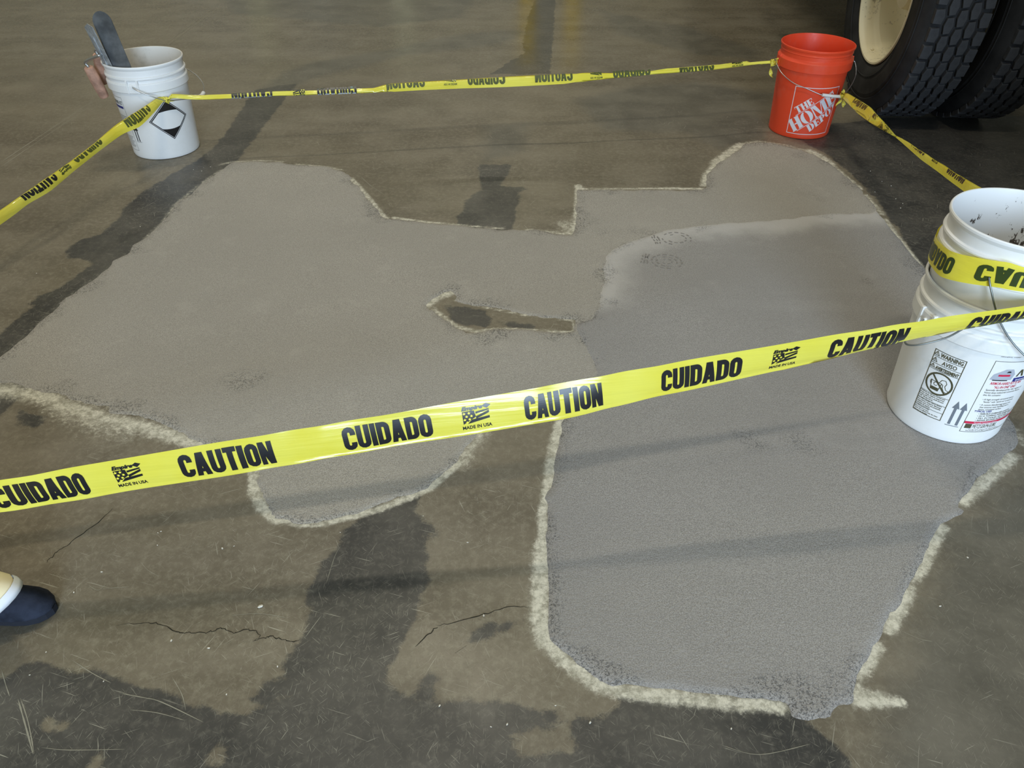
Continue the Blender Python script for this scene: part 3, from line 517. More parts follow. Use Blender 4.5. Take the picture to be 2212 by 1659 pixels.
def rect(x0, y0, x1, y1): return [[(x0, y0), (x1, y0), (x1, y1), (x0, y1)]]
def frame(x0, y0, x1, y1, w): return rect(x0, y0, x1, y0 + w) + rect(x0, y1 - w, x1, y1) + rect(x0, y0 + w, x0 + w, y1 - w) + rect(x1 - w, y0 + w, x1, y1 - w)
def xf(polys, ang=0, dx=0, dy=0, s=1):
    c, n = math.cos(ang) * s, math.sin(ang) * s
    return [[(x * c - y * n + dx, x * n + y * c + dy) for x, y in f] for f in polys]
def print_on(name, polys, fn, mat, parent, step=0.012, ystep=None, clip=None):
    bm = bmesh.new()
    for f in polys:
        try: bm.faces.new([bm.verts.new((p[0], p[1], 0)) for p in f])
        except ValueError: pass
    if clip:
        for axis, val, side in clip:
            no = (1, 0, 0) if axis == 'x' else (0, 1, 0); co = (val, 0, 0) if axis == 'x' else (0, val, 0)
            bmesh.ops.bisect_plane(bm, geom=bm.verts[:] + bm.edges[:] + bm.faces[:], plane_co=co, plane_no=no, clear_outer=side > 0, clear_inner=side < 0)
    if not bm.verts: bm.free(); return None
    for ax, st in (('x', step), ('y', ystep)):
        if not st: continue
        i = 0 if ax == 'x' else 1
        lo = min(v.co[i] for v in bm.verts); hi = max(v.co[i] for v in bm.verts)
        k = math.floor(lo / st) + 1
        while k * st < hi:
            co = (k * st, 0, 0) if i == 0 else (0, k * st, 0)
            bmesh.ops.bisect_plane(bm, geom=bm.verts[:] + bm.edges[:] + bm.faces[:], plane_co=co, plane_no=(1, 0, 0) if i == 0 else (0, 1, 0))
            k += 1
    for v in bm.verts: v.co = fn(v.co.x, v.co.y)
    o = obj(name, bm, mat, parent)
    if len(polys) > 1: o['kind'] = 'stuff'      # flat print: its strokes are too small to pick apart
    return o
M_INK = simple('ink_black', (0.012, 0.012, 0.014), 0.3, 0.5)
M_INKB = simple('ink_thru_film', (0.075, 0.085, 0.022), 0.35, 0.4)

# ------------------------------------------------------------------ buckets
HB = 0.368
def mat_plastic(name, col, dirt, dcol, rough=0.38, inside=0.0):
    m = NT(name); loc = m.local()
    n = m.noise(7, 5, 0.7, vec=loc); n2 = m.noise(40, 4, 0.7, vec=loc)
    c = m.mix(m.ss(m.math('ADD', m.math('MULTIPLY', n, 0.7), m.math('MULTIPLY', n2, 0.3)), 0.50, 0.72, 0, dirt), col, dcol)
    m.set('Base Color', c).set('Roughness', m.ss(n2, 0.3, 0.7, rough, rough + 0.15)).set('Specular IOR Level', 0.45)
    m.set('Subsurface Weight', 0.0)
    m.bump(m.noise(90, 3, vec=loc), 0.05, 0.001)
    return m.m
M_WHITE = mat_plastic('white_plastic', (0.80, 0.80, 0.79), 0.30, (0.55, 0.52, 0.45))
M_WHITE2 = mat_plastic('white_plastic_clean', (0.83, 0.83, 0.83), 0.2, (0.62, 0.60, 0.55))
M_ORANGE = mat_plastic('orange_plastic', (0.82, 0.072, 0.024), 0.22, (0.62, 0.22, 0.16), 0.35)
def mat_splat():
    m = NT('plastic_mortar_splatter'); loc = m.local()
    g = m.t.nodes.new('ShaderNodeSeparateXYZ'); m.t.links.new(loc, g.inputs[0])
    big = m.noise(5, 3, 0.6, vec=loc); f = m.noise(55, 5, 0.75, vec=m.map(loc, scale=(1, 1, 0.45)))
    bias = m.math('ADD', m.math('MULTIPLY', g.outputs[0], 0.9), m.math('MULTIPLY', big, 0.35))
    bias = m.math('ADD', bias, m.math('MULTIPLY', g.outputs[2], -0.55))
    v = m.math('ADD', f, bias)
    c = m.mix(m.ss(v, 0.615, 0.635), (0.80, 0.81, 0.82), (0.07, 0.055, 0.045))
    m.set('Base Color', c).set('Roughness', 0.5)
    return m.m
M_SPLAT = mat_splat()
M_DUSTIN = mat_plastic('plastic_dusty_inside', (0.72, 0.69, 0.64), 0.6, (0.42, 0.39, 0.35), 0.6)
M_WIRE = simple('bail_wire', (0.50, 0.51, 0.52), 0.35, 0.5, 0.9)
M_WIRED = simple('bail_wire_dull', (0.22, 0.24, 0.24), 0.4, 0.5, 0.8)
WHITE_P = [(0.0, 0.0), (0.124, 0.0), (0.1295, 0.002), (0.1315, 0.008), (0.1312, 0.016), (0.1435, 0.268), (0.149, 0.270), (0.1515, 0.273), (0.1515, 0.300), (0.1495, 0.304), (0.1455, 0.306), (0.1455, 0.316), (0.1500, 0.319), (0.1510, 0.323), (0.1500, 0.327), (0.1450, 0.329), (0.1458, 0.352), (0.1485, 0.356), (0.1508, 0.361), (0.1508, 0.3655), (0.1490, 0.368)]
WHITE_I = [(0.1490, 0.368), (0.1462, 0.3675), (0.1450, 0.364), (0.1425, 0.300), (0.1285, 0.010), (0.1240, 0.0045), (0.0, 0.004)]
OR_P = [(0.0, 0.0), (0.122, 0.0), (0.1275, 0.002), (0.1295, 0.008), (0.1290, 0.014), (0.1425, 0.270), (0.1433, 0.2785), (0.1515, 0.279), (0.1538, 0.2805), (0.1540, 0.300), (0.1545, 0.314), (0.1520, 0.3185), (0.1475, 0.322), (0.1452, 0.326), (0.1452, 0.340), (0.1468, 0.342), (0.1468, 0.345), (0.1455, 0.347), (0.1470, 0.354), (0.1500, 0.358), (0.1512, 0.362), (0.1510, 0.366), (0.1492, 0.368)]
OR_I = [(0.1492, 0.368), (0.1465, 0.3675), (0.1455, 0.364), (0.1420, 0.290), (0.1270, 0.010), (0.1225, 0.0045), (0.0, 0.004)]
def bucket(label, loc, Pout, Pin, mo, mi, ears, ear_z=0.290, knob=True):
    t = empty('bucket', loc); tag(t, label, 'bucket')
    lathe('bucket_wall', Pout, mo, t, 128, sharp=0.42)
    lathe('bucket_lining', Pin, mi, t, 96, sharp=0.9)
    for a in ears:
        bm = bmesh.new()
        M = Matrix.Rotation(a, 4, 'Z')
        r0 = 0.1500
        for (s0, s1, z0, z1, d) in ((-0.024, -0.017, ear_z - .026, ear_z + .022, .0035), (0.017, 0.024, ear_z - .026, ear_z + .022, .0035)):
            box(bm, (r0 - .006, s0, z0), (r0 + d, s1, z1), M, bev=0.0012)
        r = bmesh.ops.create_cone(bm, cap_ends=True, segments=16, radius1=0.0045, radius2=0.0035, depth=0.008)
        for v in r['verts']: v.co = M @ (Matrix.Translation((r0 + 0.003, 0, ear_z)) @ (Matrix.Rotation(PI / 2, 4, 'Y') @ v.co))
        obj('ear', bm, mo, t)
    return t
def bail(t, P, rad=0.0019, mat=None, n=8):
    return tube('bail', P, rad, mat or M_WIRE, t, 8, n)
def on_cone(r0=0.1312, z0=0.016, r1=0.1435, z1=0.268, eps=0.0005, pc=0.0, zc=0.0):
    def fn(s, q):
        z = q + zc; r = r0 + (r1 - r0) * (z - z0) / (z1 - z0) + eps; a = pc + s / 0.139
        return Vector((r * math.cos(a), r * math.sin(a), z))
    return fn

# --- white bucket at the back left, holding two trowels
B1 = (-1.4593, 3.1668, 0.0)
b1 = bucket('white bucket with black diamond label and trowels in it, on bare concrete behind the mortar', B1, WHITE_P, WHITE_I, M_WHITE2, M_DUSTIN, (-1.571, 1.571), 0.298)
bail(b1, [(0.003, -0.158, 0.298), (0.02, -0.170, 0.292), (0.060, -0.168, 0.272), (0.094, -0.150, 0.252), (0.112, -0.130, 0.240), (0.165, -0.05, 0.222), (0.19, 0.0, 0.214), (0.192, 0.03, 0.212), (0.175, 0.10, 0.232), (0.13, 0.145, 0.262), (0.05, 0.172, 0.292), (0.0, 0.158, 0.298)])
tube('bail_grip', [(0.1860, -0.012, 0.2145), (0.1915, 0.015, 0.2125), (0.1905, 0.042, 0.215)], 0.0085, M_WHITE2, b1, 12)
dm = []
S = 0.080
dia = lambda k: [(0, -k), (k, 0), (0, k), (-k, 0)]
def ring(a, b):
    A, B = dia(a), dia(b); return [[A[i], A[(i + 1) % 4], B[(i + 1) % 4], B[i]] for i in range(4)]
fn = on_cone(pc=-0.866, zc=0.157)
dblack = ring(0.0795, 0.0755) + ring(0.0735, 0.0685)
def cap(sgn):
    P = [(0, sgn * 0.0685)]
    for i in range(9):
        x = -0.036 + 0.072 * i / 8; y = 0.0685 - abs(x)
        yy = 0.0325 + 0.004 * math.cos(x / 0.036 * 1.5) if True else 0
        P.append((x * sgn, sgn * min(yy, y)))
    return [P]
dblack += cap(1) + cap(-1)
tag(print_on('diamond_label', dblack, fn, M_INK, b1, 0.01), 'black bordered diamond label')
lab = frame(-0.074, -0.108, 0.0, 0.108, 0.0010)
lab += font_polys('REPAIR KIT', -0.004, 0.078, 0.020, bold=0.02, align='RIGHT', width=0.062)
for k in range(5): lab += rect(-0.062, 0.030 - k * 0.007, -0.006, 0.0318 - k * 0.007)
for k in range(8): lab += rect(-0.062, -0.052 - k * 0.006, -0.008 - 0.006 * (k % 3), -0.0505 - k * 0.006)
lab += xf(rect(0.012, -0.045, 0.0165, 0.0) + rect(0.023, -0.045, 0.0275, 0.0) + [[(0.007, 0), (0.0215, 0), (0.01425, 0.018)]] + [[(0.018, 0.0), (0.0325, 0), (0.02525, 0.018)]], 0, 0, -0.02) + rect(0.008, -0.068, 0.034, -0.0668)
fl = on_cone(pc=-2.09, zc=0.14)
tag(print_on('product_label', lab, fl, M_INK, b1, 0.01), 'black printed box and upward arrows')
M_NAVY = simple('ink_navy', (0.02, 0.03, 0.22), 0.4); M_RED = simple('ink_red', (0.62, 0.02, 0.07), 0.4); M_GREY = simple('ink_grey', (0.16, 0.18, 0.21), 0.45)
print_on('label_band', rect(-0.070, 0.062, -0.006, 0.072), fl, M_NAVY, b1, 0.01)
print_on('label_band', rect(-0.074, -0.012, -0.001, -0.002), fl, M_GREY, b1, 0.01)

# --- trowels hooked over the rim of that bucket
M_BLADE = simple('trowel_steel', (0.15, 0.16, 0.17), 0.45, 0.5, 0.4, var=0.45, vs=11)
M_BLADE2 = simple('trowel_steel_caked', (0.36, 0.38, 0.40), 0.6, 0.4, 0.35, var=0.3, vs=60, bump=0.5, bs=160)
M_WOOD = simple('worn_wood', (0.46, 0.27, 0.20), 0.6, 0.3, var=0.35, vs=30, bump=0.3, bs=120)
def trowel(label, tip, mid, wdir, width, up_len, low_len, hA, hB, bm_mat, rounded, spine=True):
    tip = Vector(tip); mid = Vector(mid); e1 = (tip - mid).normalized(); e3 = Vector(wdir); e3 = (e3 - e1 * e3.dot(e1)).normalized(); e2 = e1.cross(e3)
    out = Vector(hA) - mid
    if out.dot(e2) < 0: e2 = -e2
    t = empty('trowel', mid); tag(t, label, 'trowel')
    L0, L1 = -low_len, (tip - mid).length; w = width / 2
    if rounded: ol = [(L0 + w * (1 - math.cos(a)), w * math.sin(a) * 1.0) for a in []]
    P = []
    n = 10
    if rounded:
        for i in range(n + 1):
            a = -PI / 2 + PI * i / n; P.append((L1 - w + w * math.cos(a), w * math.sin(a)))
        for i in range(n + 1):
            a = PI / 2 + PI * i / n; P.append((L0 + w + w * math.cos(a), w * math.sin(a)))
    else:
        P = [(L1 - 0.012, -w), (L1 - 0.012, -w), (L1 + 0.004, w * 0.1), (L1 - 0.006, w), (L0, w), (L0, -w)][1:]
    th = 0.0011
    V = []; 
    for s in (-th, th):
        V += [e1 * a + e3 * b + e2 * s for a, b in P]
    N = len(P); F = [tuple(range(N))[::-1], tuple(range(N, 2 * N))] + [(i, (i + 1) % N, N + (i + 1) % N, N + i) for i in range(N)]
    pydata('blade', V, F, bm_mat, t)
    hA_ = Vector(hA) - mid; hB_ = Vector(hB) - mid; hd = (hB_ - hA_).normalized()
    # mounting spine along the blade and the bent shank to the handle
    if spine:
        bm = bmesh.new(); M = Matrix((( *e1, 0), (*e3, 0), (*e2, 0), (0, 0, 0, 1))).transposed()
        box(bm, (-0.10, -0.006, 0.001), (min(0.10, L1 - .03), 0.006, 0.006), M, bev=0.001)
        obj('spine', bm, bm_mat, t)
    tube('shank', [e1 * 0.03 + e2 * 0.003, e1 * 0.035 + e2 * 0.02, hA_ - hd * 0.022, hA_ - hd * 0.004, hA_ + hd * .01], 0.0055, M_WIRE, t, 10)
    tube('handle', [hA_ + (hB_ - hA_) * k for k in (0, .06, .25, .5, .75, .94, 1.0)], lambda q: 0.0205 * (0.72 + 0.28 * math.sin(PI * min(1, max(0, q * .86 + .1)))) * (1 if .03 < q < .97 else .75), M_WOOD, t, 16)
    return t
trowel('round-ended steel trowel, taller of the two leaning in the white bucket', (-1.533, 3.075, 0.552), (-1.497, 3.052, 0.372), (0.085, -0.012, 0.0), 0.078, 0.2, 0.17, (-1.622, 3.148, 0.378), (-1.652, 3.182, 0.262), M_BLADE, True)
trowel('mortar-caked square trowel with pinkish wooden handle outside the white bucket', (-1.574, 3.048, 0.512), (-1.553, 3.062, 0.372), (0.050, -0.040, 0.005), 0.066, 0.15, 0.15, (-1.640, 3.085, 0.350), (-1.628, 3.112, 0.228), M_BLADE2, False)

# --- orange bucket
B2 = (1.2775, 3.4301, 0.0)
b2 = bucket('orange bucket with white lettering beside the truck tires', B2, OR_P, OR_I, M_ORANGE, M_ORANGE, (PI - 0.05, -0.05), 0.300)
bail(b2, [(-0.160, 0.010, 0.296), (-0.163, -0.02, 0.285), (-0.150, -0.075, 0.262), (-0.110, -0.122, 0.238), (-0.055, -0.147, 0.222), (-0.005, -0.160, 0.205), (0.012, -0.163, 0.202)], 0.0018)
bail(b2, [(0.088, -0.150, 0.192), (0.105, -0.140, 0.196), (0.150, -0.085, 0.222), (0.175, -0.04, 0.252), (0.172, -0.01, 0.288), (0.160, -0.006, 0.298)], 0.0018)
tube('bail_grip', [(0.006, -0.163, 0.203), (0.05, -0.162, 0.198), (0.092, -0.149, 0.192)], 0.0065, M_WHITE2, b2, 12)
M_HDW = simple('logo_white', (0.80, 0.78, 0.84), 0.4)
# stencil style lettering in a square, set along its rising diagonal
def q4(*p): return [list(p)]
def stencil(ch):
    P = []
    def R(x0, y0, x1, y1): P.append([(x0, y0), (x1, y0), (x1, y1), (x0, y1)])
    if ch == 'H': R(.04, 0, .36, 1); R(.60, 0, .92, 1); R(.40, .44, .60, .54); R(0, 0, .40, .06); R(0, .94, .40, 1); R(.56, 0, .96, .06); R(.56, .94, .96, 1); return P, 1.0
    if ch == 'T': R(.28, 0, .62, .93); R(0, .90, .25, 1); R(.65, .90, .9, 1); R(0, .70, .05, .95); R(.85, .70, .9, .95); R(.20, 0, .70, .06); R(.25, .92, .65, 1); return P, .94
    if ch == 'E': R(.04, 0, .38, 1); R(0, 0, .42, .06); R(0, .94, .42, 1); R(.42, 0, .78, .08); R(.42, .92, .78, 1); R(.42, .45, .62, .55); R(.72, 0, .80, .28); R(.72, .72, .80, 1); R(.58, .34, .64, .66); return P, .86
    if ch in 'OD':
        W = 1.0 if ch == 'O' else .92
        n = 8
        for sgn in ((-1, 1) if ch == 'O' else (1,)):
            cx = .5 if ch == 'O' else .40
            o_ = [(cx + sgn * (.05 + .45 * math.cos(math.radians(a))), .5 + .5 * math.sin(math.radians(a))) for a in np.linspace(-88, 88, n + 1)]
            i_ = [(cx + sgn * (.05 + .13 * math.cos(math.radians(a))), .5 + .42 * math.sin(math.radians(a))) for a in np.linspace(-88, 88, n + 1)]
            for k in range(n): P.append([i_[k], o_[k], o_[k + 1], i_[k + 1]])
        if ch == 'D': R(.04, 0, .38, 1); R(0, 0, .42, .06); R(0, .94, .42, 1)
        return P, W + .04
    if ch == 'M':
        R(.04, 0, .14, .94); R(0, 0, .20, .06); R(0, .94, .3, 1); P.append([(.10, 1), (.42, 1), (.68, 0), (.52, 0)]); P.append([(.60, .0), (.66, .0), (.92, 1), (.86, 1)])
        R(.90, 0, 1.22, 1); R(.86, 0, 1.28, .06); R(.86, .94, 1.28, 1); return P, 1.32
    if ch == 'P':
        R(.04, 0, .36, 1); R(0, 0, .42, .06); R(0, .94, .42, 1); n = 6
        o_ = [(.40 + .40 * math.cos(math.radians(a)), .71 + .29 * math.sin(math.radians(a))) for a in np.linspace(-88, 88, n + 1)]
        i_ = [(.40 + .10 * math.cos(math.radians(a)), .71 + .22 * math.sin(math.radians(a))) for a in np.linspace(-88, 88, n + 1)]
        for k in range(n): P.append([i_[k], o_[k], o_[k + 1], i_[k + 1]])
        return P, .84
    return P, .4
def stencil_word(w, x, y, h, sx=0.75):
    out = []; u = x
    for ch in w:
        P, a = stencil(ch)
        out += [[(u + px * h * sx, y + py * h) for px, py in f] for f in P]; u += a * h * sx
    return out, u - x
LA = math.radians(39)
tx = []
for w, yy, hh, sx in (('THE', 0.034, 0.030, .95), ('HOME', -0.029, 0.056, .92), ('DEPOT', -0.068, 0.033, 1.0)):
    P, L = stencil_word(w, 0, yy, hh, sx)
    x0 = {'THE': -0.050, 'HOME': -0.100, 'DEPOT': -0.042}[w]
    tx += [[(px + x0, py) for px, py in f] for f in P]
tx = xf(tx + rect(-0.06, 0.0290, 0.115, 0.0312) + rect(-0.085, -0.0335, 0.125, -0.0312), LA, -0.008, -0.008)
lim = 0.0965
fn2 = on_cone(0.1290, 0.014, 0.1425, 0.270, 0.0006, pc=-1.572, zc=0.122)
tag(print_on('logo_lettering', tx, fn2, M_HDW, b2, 0.012, clip=[('x', lim, 1), ('x', -lim, -1), ('y', lim, 1), ('y', -lim, -1)]), 'white stencil store logo set on a slant')
print_on('logo_frame', frame(-0.0995, -0.1005, 0.0995, 0.1005, 0.0028), fn2, M_HDW, b2, 0.012)

# --- nested white buckets at the right edge
B3 = (1.0757, 1.4789, 0.0032)
b3 = bucket('lower white bucket with warning panel, standing on the mortar at the frame edge', B3, WHITE_P, WHITE_I, M_WHITE, M_SPLAT, (-2.95, 0.19), 0.286)
bail(b3, [(-0.155, -0.030, 0.286), (-0.183, -0.052, 0.270), (-0.208, -0.082, 0.260), (-0.196, -0.106, 0.270), (-0.146, -0.118, 0.298), (-0.112, -0.128, 0.338), (-0.070, -0.148, 0.368), (-0.02, -0.162, 0.386), (0.055, -0.153, 0.386), (0.122, -0.108, 0.356), (0.168, -0.03, 0.310), (0.158, 0.028, 0.286)], 0.0022, M_WIRED)
b4 = bucket('upper white bucket nested in the lower one, splattered inside and wrapped in tape', (B3[0], B3[1], B3[2] + 0.153), WHITE_P, WHITE_I, M_WHITE2, M_SPLAT, (0.79,), 0.290)
bail(b4, [(-0.108, -0.112, 0.290), (-0.102, -0.124, 0.270), (-0.075, -0.142, 0.215), (-0.040, -0.158, 0.17), (-0.005, -0.178, 0.14), (0.03, -0.195, 0.118), (0.10, -0.190, 0.11), (0.17, -0.09, 0.15), (0.16, 0.04, 0.24), (0.108, 0.112, 0.290)], 0.0020, M_WIRED)
wl = frame(-0.0345, -0.089, 0.0345, 0.089, 0.0017)
for yy in (0.0715, 0.054, 0.0385): wl += rect(-0.0345, yy - .0006, 0.0345, yy + .0006)
tri = lambda cx, cy, s: stroke_poly([(cx - s, cy - s * .8), (cx + s, cy - s * .8), (cx, cy + s)], 0.0014, True) + rect(cx - .0005, cy - .003, cx + .0005, cy + .002)
tri2 = lambda cx, cy, s: [[(p[0], p[1]) for p in f] for f in tri(cx, cy, s)]
wl += tri2(-0.027, 0.0795, 0.0055) + tri2(-0.027, 0.0625, 0.0055) + tri2(-0.027, 0.046, 0.0050)
wl += font_polys('WARNING', -0.019, 0.0745, 0.0148, bold=0.035, width=0.049) + font_polys('AVISO', -0.010, 0.0568, 0.0148, bold=0.02, width=0.032) + font_polys('AVERTISSEMENT', -0.020, 0.0405, 0.0125, bold=0.045, width=0.051)
rc = [(0.0285 * math.cos(2 * PI * i / 28), 0.006 + 0.0285 * math.sin(2 * PI * i / 28)) for i in range(28)]
wl += stroke_poly(rc, 0.0042, True) + stroke_poly([(-0.019, 0.026), (0.019, -0.014)], 0.0042)
# pictogram: child leaning into a bucket
wl += stroke_poly([(-0.014, -0.013), (-0.017, 0.010), (0.006, 0.010), (0.003, -0.013)], 0.0016, True) + rect(-0.0135, -0.0125, 0.0025, -0.005)
wl += stroke_poly(arc(-0.006, 0.004, 0.0045, 0.0045, 0, 330, 8), 0.0014) + stroke_poly([(0.0, 0.010), (0.004, 0.020), (0.012, 0.021), (0.016, 0.014), (0.014, 0.006), (0.018, -0.002), (0.024, -0.004), (0.025, -0.010), (0.016, -0.009), (0.010, 0.0), (0.009, 0.008), (0.004, 0.010)], 0.0014)
wl += stroke_poly([(-0.017, 0.012), (-0.019, 0.006), (-0.017, 0.0)], 0.0014)
for yy in (-0.0248, -0.0475, -0.0685): wl += rect(-0.0345, yy - .0005, 0.0345, yy + .0005)
rows = ['Children can fall into bucket and', 'drown. Keep children away from', 'bucket with even a small amount', 'of liquid.', 'Los ni\u00f1os pueden caerse dentro', 'de la cubeta y ahogarse. Mantenga', 'alejados aun con una peque\u00f1a', 'cantidad de l\u00edquido.', 'Les enfants peuvent tomber', 'dans le seau et se noyer.', 'Tenir les enfants loin du seau', 'm\u00eame avec peu de liquide.']
for k, s in enumerate(rows): wl += font_polys(s, -0.0325, -0.0292 - k * 0.0050 - (0.0016 if k > 3 else 0) - (0.0014 if k > 7 else 0), 0.0046, bold=0.02, width=0.058 if len(s) > 26 else 0.036)
M_OLINK = simple('ink_olive', (0.075, 0.070, 0.035), 0.45)
fw = on_cone(pc=-2.395, zc=0.146)
tag(print_on('warning_label', wl, fw, M_OLINK, b3, 0.010), 'dark olive boxed warning panel')
fa = on_cone(pc=-1.955, zc=0.052)
def arrow2(x): return rect(x - .0030, 0.004, x + .0030, 0.052) + [[(x - .0078, 0.052), (x + .0078, 0.052), (x, 0.074)]]
tag(print_on('arrow_mark', arrow2(-0.008) + arrow2(0.0085) + rect(-0.015, -0.0005, 0.015, 0.0012), fa, M_GREY, b3, 0.01), 'pair of grey upward arrows')
fm = on_cone(pc=-1.80, zc=0.041)
ml = frame(0, 0, 0.150, 0.212, 0.0011)
blk = []
t_ = lambda s, x, y, size, **k: font_polys(s, x, y, size, **k)
blk += t_('Specially developed for the repair of', 0.010, 0.128, 0.0068, width=0.088) + t_('heavy-duty industrial concrete floors,', 0.010, 0.1205, 0.0068, width=0.088) + t_('this kit contains:', 0.010, 0.113, 0.0068, width=0.040)
blk += t_('\u2022 A high strength structural epoxy', 0.014, 0.100, 0.0066, width=0.078) + t_('"binder" with "quick-cut" properties', 0.018, 0.0925, 0.0066, width=0.076)
blk += t_('\u2022 A custom blended aggregate mix', 0.014, 0.0835, 0.0066, width=0.078) + t_('that ensures easy handling and a', 0.016, 0.0765, 0.0066, width=0.074) + t_('dense, consistent surface', 0.016, 0.0695, 0.0066, width=0.056)
for k, s in enumerate(['REBUILD DAMAGED JOINTS', 'AS A TOPPING FOR DAMAGED SLABS', 'FILL IN HOLES, GOUGES, SPALLS', 'REPAIR BROKEN SLAB CORNERS']):
    blk += t_('\u2022 ' + s, 0.022, 0.0562 - k * 0.0068, 0.0062, bold=0.01, width=0.0038 * len(s))
nv = t_('TYPICAL USES', 0.010, 0.0632, 0.0074, bold=0.02, width=0.040)
rd = t_('ARMOR-HARD KIT IS AN', 0.012, 0.146, 0.0110, width=0.072, bold=0.01) + t_('"ALL-IN-ONE" UNIT', 0.024, 0.1355, 0.0100, width=0.052, bold=0.01)
blk += t_('MC 3317682 GREY', 0.006, 0.231, 0.0075, bold=0.03, width=0.056) + t_('MFG DATE: 11/2023', 0.006, 0.223, 0.0065, width=0.040)
blk += [[(0.060, 0.168), (0.066, 0.187), (0.071, 0.187), (0.078, 0.168), (0.073, 0.168), (0.068, 0.181), (0.064, 0.168)]]
blk += t_('METZGER/McGUIRE', 0.024, 0.0128, 0.0165, width=0.062) + t_('P.O. Box 2217, Concord, NH  (603) 224-6122', 0.018, 0.0070, 0.0042, width=0.075) + t_('The leader in joint fillers and repair materials', 0.012, 0.0032, 0.0040, width=0.090)
blk += [[(0.006, 0.0120), (0.021, 0.0120), (0.021, 0.0255), (0.006, 0.0255)]]
tag(print_on('product_label', ml + blk, fm, M_OLINK, b3, 0.010), 'printed product panel with thin dark frame')
print_on('label_band', rect(0.0015, 0.0265, 0.1485, 0.0335) + rd, fm, M_RED, b3, 0.01)
print_on('label_band', rect(0.058, 0.150 + .004, 0.100, 0.1645) + nv, fm, M_NAVY, b3, 0.01)
M_SIL = simple('label_silver', (0.42, 0.44, 0.50), 0.4)
print_on('label_picture', [[(0.006, 0.160), (0.052, 0.160), (0.055, 0.176), (0.047, 0.190), (0.031, 0.190), (0.010, 0.175)]], fm, M_SIL, b3, 0.01)
fm2 = on_cone(pc=-1.80, zc=0.041, eps=0.0009)
print_on('label_picture', rect(0.020, 0.1705, 0.045, 0.1755), fm2, M_RED, b3, 0.01); print_on('label_picture', [[(0.034, 0.181), (0.044, 0.181), (0.042, 0.185), (0.037, 0.185)]] + rect(0.012, 0.158, 0.044, 0.1605), fm2, M_INK, b3, 0.01)
print_on('label_band', t_('Thoroughly Tested Product Solutions', 0.022, 0.0283, 0.0046, bold=0.02, width=0.06), fm2, M_HDW, b3, 0.01)
print_on('label_band', t_('HARDENER', 0.0, 0, 0.001) and t_('BARRIER', 0.064, 0.1565, 0.006, bold=0.02, width=0.028), fm2, M_HDW, b3, 0.01)

# --- bucket outside the left of the frame that the front and left tapes are tied to
b5 = bucket('plain white bucket at the corner left of the walking person', (-2.20, 0.66, 0.0), WHITE_P, WHITE_I, M_WHITE, M_DUSTIN, (-1.571, 1.571), 0.298)
bail(b5, [(0.0, -0.158, 0.298), (0.10, -0.15, 0.27), (0.19, -0.05, 0.21), (0.19, 0.05, 0.21), (0.10, 0.15, 0.27), (0.0, 0.158, 0.298)])

# ------------------------------------------------------------------ barrier tapes
def mat_tape():
    m = NT('caution_film'); loc = m.pos()
    base = m.mix(m.ss(m.noise(6, 3), 0.3, 0.7), (0.90, 0.80, 0.08), (0.95, 0.89, 0.15))
    m.set('Base Color', base).set('Roughness', 0.14).set('Specular IOR Level', 0.6)
    tr = m.t.nodes.new('ShaderNodeBsdfTranslucent'); m.set('Color', (0.95, 0.82, 0.06), tr)
    mx = m.t.nodes.new('ShaderNodeMixShader'); mx.inputs[0].default_value = 0.30
    m.t.links.new(m.b.outputs[0], mx.inputs[1]); m.t.links.new(tr.outputs[0], mx.inputs[2]); m.t.links.new(mx.outputs[0], m.out.inputs[0])
    m.bump(m.math('ADD', m.noise(1.0, 3, vec=m.map(m.map(loc, rot=(0, 0, -.17)), scale=(3, 14, 60))), m.math('MULTIPLY', m.noise(9, 2), 0.8)), 0.26, 0.010)
    return m.m
M_TAPE = mat_tape()
W_T = 0.0762
